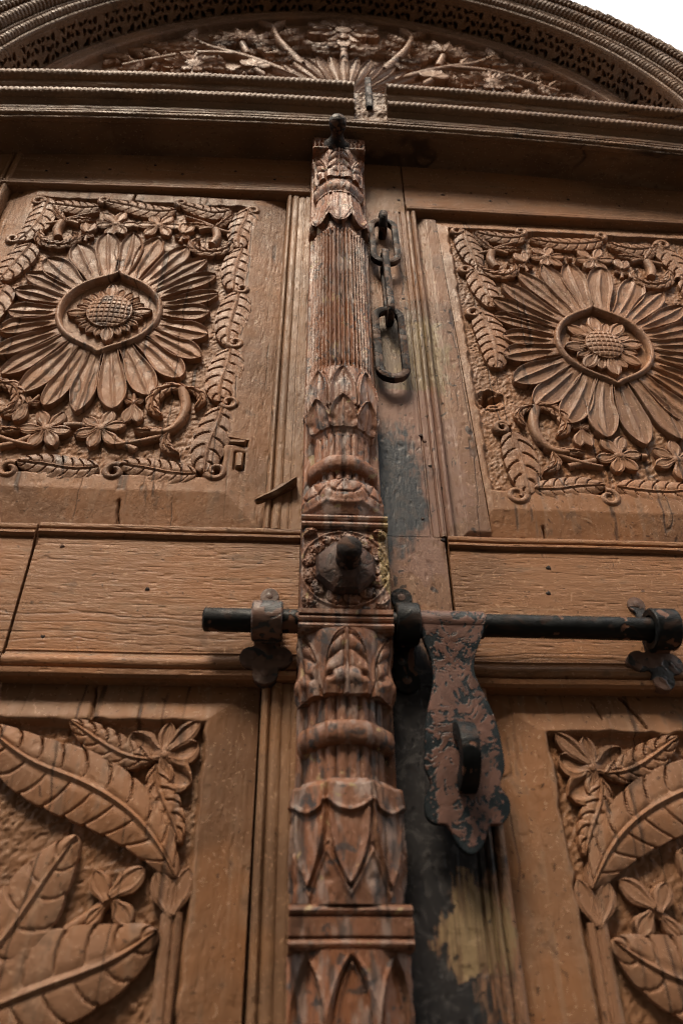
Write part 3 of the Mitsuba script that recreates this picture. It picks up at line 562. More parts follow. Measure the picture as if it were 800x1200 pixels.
for x, z in [(236, 2120), (268, 2098), (300, 2125), (410, 2116), (500, 2103), (545, 2120), (185, 2110), (100, 2125), (106, 2085), (98, 1812), (104, 1530), (108, 1520), (112, 1478), (96, 1395), (118, 1365), (236, 1330), (230, 1296)]: nail(RIGHT, x, z, rng.uniform(2.2, 4))

# ------------------------------------------------------------------ pilaster
PIL = thing('carved_pilaster', 'tall carved pilaster with fluted shaft and lotus cups covering the gap between the door leaves', 'pilaster')
MP = 'wood_pilaster'
put(PIL, 'backing_plank', moulding([(-47, 6), (-45, 15)] + [(x, 16) for x in (-43, -20, 0, 20, 43)] + [(45, 15), (47, 6)], 560, 2188, 'v', wob=.8, seed=33, back=.5), MP)
def octo(phi): return 1 / np.cos(((phi + math.pi / 8) % (math.pi / 4)) - math.pi / 8)
def col(name, z0, z1, R, D=None, zw=None, kz=.86, step=1.1, label=None, mat=MP, seed=0, wear=.5, nphi=150):
    """half-round member of the pilaster: R(t, z, phi) the radius at height z, D(arc, z, phi, R) its carving"""
    n = max(4, int((z1 - z0) / step)); z = np.linspace(z0, z1, n); phi = np.radians(np.linspace(-100, 100, nphi))
    Z, PH = np.meshgrid(z, phi, indexing='ij'); t = (Z - z0) / (z1 - z0)
    r = R(t, Z, PH); d = D(PH * r, Z, PH, r) if D else 0
    rr = r + d + (fb(PH * 40, Z, 16, seed + 50) - .5) * 2 * wear + (nz(PH * 42, Z * .35, 2.4, seed + 51) - .5) * .9
    Zw = Z + (zw(PH, t) if zw else 0)
    a = np.vstack([np.full((1, nphi), 18.0), rr, np.full((1, nphi), 18.0)]); Zw = np.vstack([Zw[:1], Zw, Zw[-1:]]); PH = np.vstack([PH[:1], PH, PH[-1:]])
    U, H = a * np.sin(PH), 15 + a * np.cos(PH) * kz
    V = wm(U, Zw, H).reshape(-1, 3)
    return put(PIL, name, (V, tri(gfaces(n + 2, nphi))), mat, 42, label)
def lotus(n_, width, z0, z1, up=True, rel=2.2, rimw=2.6, off=0.0, mid=1.6, dip=2.6):
    """a row of pointed petals on faces 45 degrees apart (n_ per face); returns (relief, inside)"""
    def D(arc, Z, PH, r):
        per = math.pi / 4 / n_
        loc = (((PH / per + off + .5) % 1) - .5) * per * r
        t = (Z - z0) / (z1 - z0); t = t if up else 1 - t
        w = width * np.clip(1 - np.clip((t - .25) / .75, 0, 1) ** 2.0, 0, 1) ** .8
        sd = np.where((t > -.02) & (t < 1), w - np.abs(loc), -5)
        ins = sm(-.3, 1.0, sd)
        return ins * rel + rimw * gauss(sd - 1.6, .9) * ins - 1.6 * gauss(sd + 1.2, .9) - dip * sm(2.5, 6, sd) + mid * gauss(loc, 1.6) * sm(3, 7, sd)
    return D
def flutes(k=5, dep=2.0): return lambda arc, Z, PH, r: -dep * (1 - np.abs(np.sin(PH * 180 / math.pi / 45 * math.pi * k / 2)) ** .5) + .8 * (nz(PH * 60, Z * .04, 2.2, 3) - .5)
def front(name, z0, z1, hw, yf, D, step=1.0, mat=MP, seed=0, wear=.5, label=None, slope=0):
    n, m = int((z1 - z0) / step), int(2 * hw / step)
    V, U = np.meshgrid(np.linspace(z0, z1, n), np.linspace(-hw, hw, m), indexing='ij')
    e = np.minimum.reduce([U + hw, hw - U, V - z0, z1 - V])
    H = yf + (D(U, V) if D else 0) - 2.0 * sm(2.5, 0, e) + (fb(U, V, 14, seed + 70) - .5) * 2 * wear
    return put(PIL, name, skirted(U, V, H, 2, 0), mat, 42, label)
def scrollwork(cx, cz, seed, s=7.0, keep=None):
    """rows of small carved curls"""
    def D(U, V):
        a, b = (U - cx) / s, (V - cz) / s
        i, j = np.floor(a), np.floor(b + .5 * (np.floor(a) % 2)); fx, fz = a - i - .5, b + .5 * (i % 2) - j - .5
        r, an = np.hypot(fx, fz), np.arctan2(fz, fx) + np.where((i + j) % 2 == 0, 1, -1) * 0
        sp = np.cos(an * np.where((i + j) % 2 == 0, 1, -1) + r * 13)
        return 1.9 * sp * sm(.55, .3, r) - 1.6 * sm(.38, .55, r)
    return D
# top block with carved curls and its knob
front('top_block', 2148, 2190, 45, 50, lambda U, V: scrollwork(0, 2170, 1)(U, V) * sm(2186, 2183, V) * sm(2155, 2158, V) + 2.5 * sm(2155, 2152, V), seed=1)
col('neck', 2060, 2149, lambda t, z, p: (36 + 6 * sm(.5, 1, t)) * octo(p))
def acanthus(z0, z1, W, flip=False, n_=1):
    """broad divided leaf on each face: mid rib, pairs of lobes, hollows drilled beside it"""
    def D(arc, Z, PH, r):
        per = math.pi / 4 * 1.5
        loc = (((PH / per + .5) % 1) - .5) * per * r
        t = np.clip((Z - z0) / (z1 - z0), 0, 1); t = t if not flip else 1 - t
        w = W * (1.15 - .25 * t) * np.clip(1 - np.clip((t - .35) / .65, 0, 1) ** 2.2, 0, 1) ** .6 + .3
        A = np.abs(loc); sd = w - A
        lob = np.abs(np.sin(math.pi * (t * 3.3 + .75 * (A / w) ** 1.6 - .1)))
        ins = sm(-.5, 1, sd)
        h = ins * (1.0 + 4.2 * lob ** .55 * sm(1.2, 3.5, A) * (1 - .3 * t)) + 3.2 * gauss(A, 1.3) * ins - 2.0 * gauss(A - 3.0, 1.0) * ins
        h += 2.6 * gauss(sd + 1.6, 1.1) - 1.6 * gauss(sd + .1, .7) + 4.0 * sm(.5, .12, t) * sm(-2, 4, sd)
        h -= 5.0 * gauss(np.hypot(A - W * .80, (t - .16) * (z1 - z0)), 3.4)
        return h
    return D
col('leaf_capital', 2066, 2150, lambda t, z, p: (34 + 9 * sm(.2, 1, t)) * (.55 + .45 * octo(p)), acanthus(2080, 2150, 17), seed=2)
col('collar', 2022, 2058, lambda t, z, p: (37 + 5 * np.sin(math.pi * np.clip(t * 1.2 - .1, 0, 1))) * octo(p), zw=lambda p, t: 5 * np.cos(p * 8) * .3, seed=3)
sk = lambda p: np.abs(((p / (math.pi / 4) + .5) % 1) - .5) * 2
col('petal_skirt', 1935, 2026, lambda t, z, p: (35 + 11 * (1 - t) ** 1.1) * octo(p), lambda arc, Z, PH, r: 1.8 * gauss(sk(PH) - .93, .08) * -1.2 + 1.0 * gauss(sk(PH) - .76, .07) + 2.6 * gauss((Z - 1935) / 91 - .06 - .18 * sk(PH) ** 2.2, .05) + .8 * (nz(PH * 60, Z * .05, 2, 5) - .5),
    zw=lambda p, t: (24 * sk(p) ** 2.2) * sm(.7, 0, t) - 6 * sm(.7, 0, t), seed=4)
def shaft_d(arc, Z, PH, r):
    k = (PH / (math.pi / 4) * 2.5 + .5) % 1 - .5
    d = 3.6 * gauss(np.abs(k) - .26, .09) - 2.6 * gauss(k - 0, .12) - 3.8 * gauss(np.abs(k) - .5, .09) + 1.4 * (nz(PH * 70, Z * .05, 1.8, 8) - .5)
    top = sm(1926, 1912, Z); arch = gauss(np.hypot(k * 16, (Z - 1905) * .9) - 8, 2) * (Z > 1903)
    return d * top + 2 * arch - 3.5 * gauss(np.hypot(k * 18, Z - 1612), 5)
col('fluted_shaft', 1560, 1948, lambda t, z, p: (35.5 + 1.5 * (1 - t)) * (.35 + .65 * octo(p)), shaft_d, seed=5, nphi=220)
up1 = lotus(1, 16.5, 1530, 1600, rel=3.5); up2 = lotus(1, 16.5, 1496, 1545, off=.0, rel=4)
col('lotus_cup', 1486, 1604, lambda t, z, p: (35 + 7.5 * np.sin(math.pi * np.clip(1.1 - t, 0, 1)) ** .8 - 4 * sm(.1, 0, t)) * (.4 + .6 * octo(p)), lambda a, Z, P, r: np.maximum(up1(a, Z, P, r) * (Z > 1528), np.where(Z < 1546, up2(a, Z, P, r) + 1.5 * sm(1546, 1520, Z), -3)) - 3 * gauss(np.hypot((sk(P) - 1) * 12, Z - 1507), 5), seed=6)
col('neck', 1398, 1490, lambda t, z, p: (33 + 1.0 * t) * (.6 + .4 * octo(p)), flutes(5, 4.0), seed=7)
def ringcol(name, z0, z1, r0, r1, seed):
    col(name, z0, z1, lambda t, z, p: (r0 + (r1 - r0) * np.clip(np.sin(math.pi * t), 0, 1) ** .34) * (.3 + .7 * octo(p)), zw=lambda p, t: -5 * (1 - np.cos(p)), seed=seed)
ringcol('ring_collar', 1428, 1451, 33, 42, 8)
def cushion_d(arc, Z, PH, r):
    per = math.pi / 4 * 1.15; loc = (((PH / per + .5) % 1) - .5) * per; t = (Z - 1362) / 50
    rr, an = np.hypot(loc * 40, (t - .95) * 46), np.arctan2(loc * 40, (.95 - t) * 46)
    return 2.6 * np.abs(np.cos(an * 3.2)) ** .6 * sm(36, 26, rr) + 2 * gauss(rr - 33, 3) - 2 * gauss(rr - 20, 1.4)
col('leaf_cushion', 1362, 1410, lambda t, z, p: (36 + 10 * np.sin(math.pi * (.15 + .75 * (1 - t))) ** .8), cushion_d, seed=9)
put(PIL, 'fillet', moulding([(1342, 30), (1342, 47)] + bead(1343, 1351, 47, 51, 3) + [(1352, 46)] + bead(1353, 1361, 46, 50, 3) + [(1362, 44), (1365, 40)], -47, 47, 'u', wob=.7, seed=41, back=10), MP)
def boss_face(U, V):
    r = np.hypot(U, V - 1292)
    return -2.5 + 1.8 * gauss(r - 30, 1.6) + 2.2 * gauss(r - 47, 1.5) + (nz(U, V, 2.6, 6) - .5) * 1.0
front('boss_block', 1241, 1343, 46.5, 48, boss_face, seed=10, wear=.8)
wr = []
for k in range(13):                                                  # wreath of small curled leaves
    a = 2 * math.pi * k / 13 + rng.uniform(-.05, .05); q = lambda r, da: (r * math.cos(a + da), 1292 + r * math.sin(a + da))
    wr.append(leaf([q(34, -.20), q(38, .0), q(40, .26)], 6.5, 6.0, 2, 49.0 + rng.uniform(-.5, .5), 43, 0, seed=k, cut=1.2, saw=.2, notch=.05, per=12, m=11, rib=.8))
    wr.append(button_(q(43.5, .12), 2.6, 49.5, 43, 0))
for sx in (-1, 1):
    for sz in (-1, 1):
        wr += [leaf([(sx * 30, 1292 + sz * 44), (sx * 37, 1292 + sz * 45), (sx * 44, 1292 + sz * 38)], 5, 5, 3, 50, 43, 0, seed=3, cut=2, per=8, m=9), button_((sx * 41, 1292 + sz * 46), 3, 49.5, 43, 0)]
put(PIL, 'wreath', cat(wr), MP, label='worn carved wreath of small leaves around the boss')
def lathe_y(name, cx, cz, prof, sides=28, oct_=False, mat=MP, parent=PIL, tiltz=0, label=None, rot=0.0):
    """turned piece whose axis points at the viewer; prof: (radius, h)"""
    a = np.arange(sides) * 2 * math.pi / sides + rot; P = np.array(prof, float)
    f = octo(a) if oct_ else np.ones(sides)
    U = cx + P[:, :1] * (f * np.cos(a))[None]; V = cz + P[:, :1] * (f * np.sin(a))[None] + tiltz * P[:, 1:]; H = np.repeat(P[:, 1:], sides, 1)
    return put(parent, name, (wm(U, V, H).reshape(-1, 3), tri(gfaces(len(P), sides, True))), mat, 35, label)
BO = lathe_y('boss', 0, 1290, [(0, 40), (31, 44), (31, 51), (28, 57), (21, 60), (18, 62), (0, 62)], 32, True, 'iron_boss', label='dark eight-sided boss around the iron pin')
lathe_y('pin', 2, 1293, [(0, 50), (14, 56), (13, 62), (12, 72), (13, 78), (12.5, 85), (9, 88), (0, 89)], 24, True, 'iron_rust', PIL, label='dark square-headed iron pin in the middle of the boss')
lathe_y('knob', -4, 2160, [(0, 40), (24, 46), (22, 52), (15, 57), (11, 63), (10, 70), (13, 76), (15, 83), (14.5, 91), (10, 96), (0, 98)], 28, False, 'iron_rust', PIL, tiltz=.12, label='round-headed dark knob on the top block')
put(PIL, 'fillet', moulding([(1218, 30), (1218, 46)] + bead(1219, 1226, 46, 50, 3) + [(1227, 45)] + bead(1228, 1235, 45, 49, 3) + [(1236, 50), (1241, 50), (1242, 40)], -47.5, 47.5, 'u', wob=.7, seed=42, back=10), MP)
col('leaf_capital', 1150, 1218, lambda t, z, p: (35 + 11 * sm(.0, .95, t) + 5 * gauss(t - .2, .22)) * (.7 + .3 * octo(p)), acanthus(1158, 1217, 18), seed=12)
col('neck', 1066, 1160, lambda t, z, p: (36.5 - 1 * t) * (.6 + .4 * octo(p)), flutes(5, 3.6), seed=13)
ringcol('ring_collar', 1103, 1126, 36, 45.5, 14)
def cup_d(arc, Z, PH, r):
    d = lotus(1, 17.5, 985, 1066, up=False, rel=3.2, rimw=1.6, mid=0)(arc, Z, PH, r)
    k = sk(PH); edge = 1052 - 10 * (1 - k ** 2)
    d = d + 3.2 * sm(-1, 1, Z - edge) + 1.8 * gauss(Z - edge - 1.5, 1.6)
    v = np.abs((k - 1) * 17) - (998 + 14 - Z) * .5
    return d + 2.6 * gauss(v, 1.3) * (Z < 1015) - 1.6 * gauss(v - 3, 1.0) * (Z < 1018) - 2 * gauss(np.hypot((k - 1) * 15, Z - 990), 4)
col('drape_cup', 972, 1072, lambda t, z, p: (40 + 6.5 * np.sin(math.pi * np.clip(.25 + .65 * t, 0, 1)) - 4 * sm(.93, 1, t)) * (.35 + .65 * octo(p)), cup_d, seed=15)
put(PIL, 'fillet', moulding([(940, 30), (940, 50)] + bead(941, 947, 50, 53, 3) + [(948, 48)] + [(950, 51), (962, 51.5)] + [(963, 48)] + bead(964, 971, 48, 52, 3) + [(973, 44)], -49, 49, 'u', wob=.8, seed=43, back=10), MP)
ar = lambda W, z0, z1, o: lotus(1, W, z0, z1, rel=0, rimw=0, off=o)
def arch_d(arc, Z, PH, r):
    k = sk(PH); w = 16.5 * np.clip(1 - np.clip((Z - 880) / 56, 0, 1) ** 2, 0, 1) ** .8
    sd = w - k * 17.5
    return -4.0 * sm(-1, 1, sd) + 2.8 * gauss(sd + 1.5, 1.2) + 3.0 * gauss(sd - 3.6, 1.1) - 1.4 * gauss(sd - 1.2, .8) + 1.6 * (nz(PH * 60, Z * .04, 2, 9) - .5)
col('arched_base', 560, 940, lambda t, z, p: 47 * (.3 + .7 * octo(p)), arch_d, seed=16, step=1.6)

# ------------------------------------------------------------------ door frame: lintel, cornice mouldings, jambs
FR = thing('door_frame', 'dark lintel with rope-carved cornice mouldings above both door leaves', 'door frame')
sag = lambda u: -9e-5 * (np.asarray(u) - 10) ** 2 + 4
CT = 'wood_top'
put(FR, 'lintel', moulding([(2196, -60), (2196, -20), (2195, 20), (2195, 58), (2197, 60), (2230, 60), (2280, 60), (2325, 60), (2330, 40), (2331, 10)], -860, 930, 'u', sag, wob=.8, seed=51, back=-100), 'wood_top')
def mould_run(u0, u1, seed, low):
    if low:
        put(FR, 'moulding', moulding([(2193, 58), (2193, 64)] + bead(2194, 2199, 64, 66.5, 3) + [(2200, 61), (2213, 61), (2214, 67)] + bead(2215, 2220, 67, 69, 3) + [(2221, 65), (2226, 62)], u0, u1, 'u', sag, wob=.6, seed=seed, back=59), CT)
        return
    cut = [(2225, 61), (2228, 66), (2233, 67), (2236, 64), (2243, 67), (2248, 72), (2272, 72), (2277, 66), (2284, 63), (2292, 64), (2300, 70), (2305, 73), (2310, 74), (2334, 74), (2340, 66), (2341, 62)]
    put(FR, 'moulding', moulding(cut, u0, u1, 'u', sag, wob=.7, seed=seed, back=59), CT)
def rope_line(u0, u1, z, h, r, pitch, seed):
    n = int((u1 - u0) / 1.6); u = np.linspace(u0, u1, n)
    path = wm(u, z + sag(u) + (nz(u, u * 0, 80, seed) - .5) * 1.6, h + (nz(u, u * 0, 60, seed + 1) - .5) * 1.5)
    put(FR, 'rope_moulding', tube(path, r / 1e3, 16, (pitch / 1e3, .085)), CT)
mould_run(-850, 920, 1, True); rope_line(-850, 920, 2206.5, 64, 6.2, 8, 5)
for u0, u1, s in ((-850, 27, 2), (86, 920, 3)):
    mould_run(u0, u1, s, False)
    rope_line(u0, u1, 2262, 70, 13, 9.5, 7 + s); rope_line(u0, u1, 2325, 72, 13.5, 9.5, 12 + s)
v, u = np.meshgrid(np.linspace(2222, 2338, 50), np.linspace(26, 87, 40), indexing='ij')
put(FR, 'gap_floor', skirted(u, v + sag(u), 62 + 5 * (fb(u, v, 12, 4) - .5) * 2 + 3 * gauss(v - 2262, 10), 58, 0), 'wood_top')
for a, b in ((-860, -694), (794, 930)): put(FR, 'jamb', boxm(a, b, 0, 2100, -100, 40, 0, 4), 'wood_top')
PIN = thing('iron_pin', 'upright dark iron pin in the gap of the cornice above the pilaster', 'iron pin')
put(PIN, 'shank', boxm(49, 61, 2268, 2385, 60, 72, 0, 2.2), 'iron_rust')

# ------------------------------------------------------------------ arch
CX, CZ, RI = 10.0, 2191.0, 680.0
ARCH = thing('carved_arch', 'round wooden arch with rope and bead mouldings and pierced fretwork, against the sky', 'arch')
apex = lambda th: 1 + .03 * np.exp(-np.abs(th - math.pi / 2) / .16)
def arc_pts(r, h, n=900, th0=-6, th1=186, ap=False):
    th = np.radians(np.linspace(th0, th1, n)); rr = r * (apex(th) if ap else 1)
    return wm(CX + rr * np.cos(th), CZ + rr * np.sin(th), np.full(n, float(h)))
def arc_sweep(prof, n=260, th0=-6, th1=186, wob=.6, seed=0, ap=False):
    th = np.radians(np.linspace(th0, th1, n)); P = np.array(prof, float)
    TH, R = np.meshgrid(th, P[:, 0], indexing='ij'); H = np.repeat(P[None, :, 1], n, 0)
    w = (nz(TH * 700, R * .2, 70, seed) - .5) * 2 * wob
    R2, H2 = (R * apex(TH) if ap else R) + w, H + (nz(TH * 700, R * .5, 30, seed + 1) - .5) * wob
    return wm(CX + R2 * np.cos(TH), CZ + R2 * np.sin(TH), H2).reshape(-1, 3), tri(gfaces(n, len(P), True))
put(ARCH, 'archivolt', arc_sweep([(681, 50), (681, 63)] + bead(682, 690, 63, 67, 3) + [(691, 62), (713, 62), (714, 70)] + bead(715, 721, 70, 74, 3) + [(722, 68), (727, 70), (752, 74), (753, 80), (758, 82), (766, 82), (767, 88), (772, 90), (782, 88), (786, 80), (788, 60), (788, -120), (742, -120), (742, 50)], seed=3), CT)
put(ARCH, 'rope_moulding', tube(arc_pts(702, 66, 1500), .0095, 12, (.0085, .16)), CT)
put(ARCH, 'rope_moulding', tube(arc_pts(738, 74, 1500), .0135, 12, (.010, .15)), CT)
ball = trimesh.creation.icosphere(subdivisions=1); bp, k = [], 0
for th in np.radians(np.arange(-5, 185.5, .78)):
    c = wm(CX + 761 * math.cos(th), CZ + 761 * math.sin(th), 86.0); bp.append((ball.vertices * .0052 + c, ball.faces))
put(ARCH, 'bead_row', cat(bp), CT, True); labels[[k for k in scene if k.endswith('bead_row')][0]] = {'kind': 'stuff'}
crest = []
for i, th in enumerate(np.radians(np.arange(-5, 185.5, 2.1))):
    q = lambda r, a: (CX + r * math.cos(th + a), CZ + r * math.sin(th + a))
    crest.append(leaf([q(766, -.022), q(771, -.004), q(774, .020)], 7, 4, 3, 92 + rng.uniform(-1, 1), 80, 0, seed=i, cut=2.5, per=5, m=7))
put(ARCH, 'leaf_crest', cat(crest), CT); labels[[k for k in scene if k.endswith('leaf_crest')][0]] = {'kind': 'stuff'}
# pierced fretwork bent round the inside of the arch
def drop(x, y, l, w, a):
    t = np.linspace(0, 2 * math.pi, 15)[:-1]; p = np.stack([l * np.cos(t), w * np.sin(t) * (1 - .55 * np.cos(t)) + .22 * l * np.cos(t) ** 2], -1)
    c, s = math.cos(math.radians(a)), math.sin(math.radians(a)); return Polygon(np.stack([x + c * p[:, 0] - s * p[:, 1], y + s * p[:, 0] + c * p[:, 1]], -1)).buffer(0)
Lg = RI * math.radians(192); holes = []; nu = 40; du = Lg / nu
for i in range(nu):
    m_ = 1 if i % 2 == 0 else -1; x = i * du
    for (a, b, l, w, an) in ((8, 13, 6, 3.0, 60), (18, 10, 5.0, 2.6, -30), (30, 14, 6.5, 3.2, 110), (38, 9, 3.6, 2.2, 0), (4, 27, 5.5, 2.8, -50), (14, 29, 3.0, 2.6, 0), (23, 27, 6.0, 3.0, 40), (34, 30, 5.5, 2.8, -70), (9, 45, 6.5, 3.2, 110), (20, 43, 4.0, 2.4, 20), (29, 47, 6.0, 3.0, -60), (40, 45, 5.0, 2.6, 50)):
        holes.append(drop(x + a * 1.26 + rng.uniform(-.8, .8), (30 + m_ * (b - 30) * 1.12) + rng.uniform(-.8, .8), l * 1.42, w * 1.62, m_ * an + rng.uniform(-9, 9)))
strip = sbox(0, -4, Lg, 62).difference(unary_union(holes))
cs = m3.CrossSection([np.array(g.exterior.coords)[:-1] for g in getattr(strip, 'geoms', [strip])] + [np.array(r.coords)[:-1] for g in getattr(strip, 'geoms', [strip]) for r in g.interiors], m3.FillRule.EvenOdd)
v, f = mani(cs.extrude(7.0).refine_to_length(22.0))
th = math.radians(-6) + v[:, 0] / RI; r = RI + v[:, 2] + (nz(v[:, 0], v[:, 1], 8, 2) - .5) * 1.2
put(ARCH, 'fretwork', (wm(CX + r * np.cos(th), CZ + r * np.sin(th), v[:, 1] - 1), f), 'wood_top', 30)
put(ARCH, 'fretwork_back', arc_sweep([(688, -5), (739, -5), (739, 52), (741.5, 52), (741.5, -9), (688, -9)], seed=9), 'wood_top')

# ------------------------------------------------------------------ tympanum
TY = thing('carved_tympanum', 'half-round panel carved with flowers and branches under the arch, above the cornice', 'carved panel')
TW = 'wood_tympanum'; YT = 14.0
th = np.radians(np.linspace(-2, 182, 150)); rad = np.linspace(0.05, 1, 70)
R, TH = np.meshgrid(rad, th, indexing='ij'); rr = R * 655 * apex(TH)
U, V = CX + rr * np.cos(TH), CZ + rr * np.sin(TH)
TP = put(TY, 'ground_panel', (wm(U, V, (nz(U, V, 12, 3) - .5) * 2, YT).reshape(-1, 3), tri(gfaces(70, 150))), TW)
put(TY, 'border', arc_sweep([(640, -16), (640, 0)] + bead(641, 648, 0, 4, 3) + [(649, -1), (652, 1), (664, 3), (666, 0)] + bead(667, 676, 0, 4, 3) + [(679, 0), (679, -16)], n=200, seed=6, ap=True), TW)
tk = dict(base=0.0, y0=YT)
def tleaf(pts, W, nl=4, top=15, s=0): return leaf(pts, W, W, nl, top - 1, seed=s, cut=2.6, per=8, m=11, notch=.2, curl=3.5, rib=2.0, **tk)
def tbunch(P, parts, name='leaf_branch'):                              # every leaf, twig and bud is a piece of its own
    for m_ in parts: put(P, {'leaf_branch': 'leaf', 'stem': 'leaf'}.get(name, name), m_, TW)
c = (17, 2776)                                                        # flower at the crown
for k in range(16):
    a = 2 * math.pi * k / 16; d = np.array([math.cos(a) * 88, math.sin(a) * 66])
    put(TP, 'petal', petal(np.array(c) + d * .3, np.array(c) + d * (1.0 if k % 2 else .8), 14, 17 + 3 * (k % 2 == 0), 0, YT, seed=k, n=14, m=9), TW)
put(TP, 'seed_head', cat([button_(c, 22, 21, 0, YT, ry=.8)] + [button_((c[0] + 39 * math.cos(a), c[1] + 32 * math.sin(a)), 5, 19, 0, YT) for a in np.linspace(0, 6.28, 15)[:-1]]), TW)
tbunch(TP, [stem([(18, 2716), (18, 2670), (19, 2620)], 9, 16, 0, YT), tleaf([(18, 2722), (-10, 2704), (-52, 2700), (-72, 2716)], 15, 4, 17, 1), tleaf([(18, 2722), (48, 2704), (92, 2708), (112, 2722)], 15, 4, 17, 2),
            tleaf([(18, 2676), (-20, 2672), (-56, 2688), (-86, 2684)], 11, 4, 15, 3), tleaf([(18, 2676), (56, 2672), (92, 2690), (122, 2686)], 11, 4, 15, 4), smallpetal((18, 2690), (18, 2730), 16, 18, 0, YT), tleaf([(18, 2636), (0, 2628), (-26, 2612)], 8, 3, 14, 5), tleaf([(18, 2636), (36, 2628), (60, 2612)], 8, 3, 14, 6)], 'stem')
for k, a in enumerate(np.linspace(6, 174, 21)):                       # fluted shell at the foot
    d = np.array([math.cos(math.radians(a)), math.sin(math.radians(a))]); o = np.array([17, 2440.0])
    put(TP, 'shell_ray', petal(o + d * 30, o + d * (205 - 18 * abs(a - 90) / 90), 12, 17, 0, YT, seed=k, n=14, m=9, trough=4), TW)
for m_ in (1, -1):
    X = lambda pts: [(CX + 7 + m_ * (x - 17), z) for x, z in pts]
    tbunch(TP, [stem(X([(-70, 2600), (-104, 2668), (-130, 2730), (-142, 2784)]), 11, 17, 0, YT, taper=.45), tleaf(X([(-138, 2770), (-152, 2790), (-176, 2798)]), 12, 3, 17, 1), tleaf(X([(-140, 2776), (-130, 2800), (-114, 2812)]), 12, 3, 17, 2),
                tleaf(X([(-124, 2738), (-104, 2760), (-84, 2770)]), 12, 4, 17, 3), tleaf(X([(-118, 2712), (-92, 2728), (-70, 2744)]), 11, 3, 16, 4), tleaf(X([(-128, 2730), (-150, 2742), (-168, 2732)]), 10, 3, 16, 5),
                tleaf(X([(-96, 2660), (-130, 2652), (-160, 2668), (-176, 2690)]), 12, 4, 16, 6), tleaf(X([(-88, 2640), (-124, 2616), (-150, 2626)]), 10, 4, 15, 7), tleaf(X([(-100, 2664), (-80, 2684), (-52, 2676)]), 9, 3, 15, 8)])
    tbunch(TP, [stem(X([(-90, 2552), (-150, 2596), (-215, 2632), (-270, 2656), (-312, 2690)]), 10, 16, 0, YT, taper=.4), tleaf(X([(-296, 2672), (-320, 2700), (-306, 2732)]), 13, 4, 17, 1), tleaf(X([(-280, 2660), (-330, 2664), (-360, 2650)]), 11, 4, 16, 2),
                stem(X([(-215, 2632), (-300, 2625), (-370, 2590), (-440, 2545)]), 8, 15, 0, YT, taper=.3), tleaf(X([(-300, 2626), (-360, 2640), (-412, 2644)]), 10, 5, 15, 3), tleaf(X([(-372, 2592), (-404, 2624), (-440, 2616)]), 11, 4, 15, 4), tleaf(X([(-420, 2560), (-452, 2590), (-486, 2580)]), 10, 4, 15, 5), tleaf(X([(-400, 2570), (-420, 2536), (-446, 2520)]), 9, 4, 15, 6),
                tleaf(X([(-240, 2644), (-262, 2676), (-290, 2680)]), 10, 3, 15, 7)])
    cr_ = X([(-205, 2690)])[0]
    tbunch(TP, [tleaf([(cr_[0] + 12 * math.cos(a), cr_[1] + 12 * math.sin(a)), (cr_[0] + 40 * math.cos(a), cr_[1] + 40 * math.sin(a)), (cr_[0] + 74 * math.cos(a + .1), cr_[1] + 66 * math.sin(a + .1))], 13, 3, 17, k) for k, a in enumerate(np.radians([5, 38, 70, 100, 132, 165, 195]))] + [stem([cr_, X([(-190, 2640)])[0]], 8, 15, 0, YT, n=8)], 'leaf_rosette')
    fill = []
    for i in range(120):                                               # small leaves that fill the ground between the branches
        x, z = 2 - 500 * rng.random(), 2525 + 300 * rng.random()
        if (x - 10) ** 2 + (z - 2191) ** 2 > 612 ** 2 or z < 2530 or math.hypot(x + 296, (z - 2562)) < 66: continue
        a = math.radians(150 + rng.uniform(-70, 70)); L = rng.uniform(20, 34)
        fill.append(tleaf(X([(x, z), (x + L * .5 * math.cos(a) , z + L * .5 * math.sin(a) + 4), (x + L * math.cos(a + .3), z + L * math.sin(a + .3))]), rng.uniform(7, 11), 3, rng.uniform(7, 11), i))
    tbunch(TP, fill, 'foliage')
    cs_ = X([(-296, 2562)])[0]
    for k in range(20):
        a = 2 * math.pi * k / 20; d = np.array([math.cos(a) * 68, math.sin(a) * 58])
        put(TP, 'petal', petal(np.array(cs_) + d * .2, np.array(cs_) + d * (1 if k % 2 else .72), 10, 16 + 4 * (k % 2 == 0), 0, YT, seed=k, n=12, m=7), TW)
    put(TP, 'seed_head', button_(cs_, 15, 21, 0, YT), TW)
    ct = X([(-172, 2572)])[0]
    tbunch(TP, [smallpetal(ct, (ct[0] + 38 * math.cos(a), ct[1] + 38 * math.sin(a)), 12, 16, 0, YT) for a in np.radians([60, 100, 140, 20])] + [stem([(ct[0], ct[1]), (ct[0] + m_ * 26, ct[1] - 30)], 7, 14, 0, YT, n=8)], 'small_flower')

# ------------------------------------------------------------------ iron chain
CH = thing('hanging_chain', 'short rusty iron chain of long links hanging beside the top of the pilaster', 'chain')
def link(cx, z0, z1, hw, h, r, edge=False, tilt=0.0):
    t = np.linspace(0, 2 * math.pi, 61)[:-1]; L = (z1 - z0) / 2 - hw; cz = (z0 + z1) / 2
    a, b = hw * np.cos(t), hw * np.sin(t) + np.sign(np.sin(t)) * L
    p = wm(cx + a + tilt * b, cz + b, np.full(60, float(h))) if not edge else wm(cx + 0 * a + tilt * b, cz + b, h + a)
    return tube(p, (r + .9 * (nz(t * 30, t * 0 + z0, 6, 3) - .5)) / 1e3, 16, closed=True, sq=.42)
put(CH, 'link', link(72, 1876, 1988, 19, 17, 5.6, tilt=-.02), 'iron_chain')
put(CH, 'link', link(71, 1738, 1892, 14, 18, 5.4, True, -.02), 'iron_chain')
put(CH, 'link', link(70, 1618, 1760, 18.5, 16, 5.8, tilt=-.02), 'iron_chain')
t = np.linspace(-.2, math.pi + .2, 24)
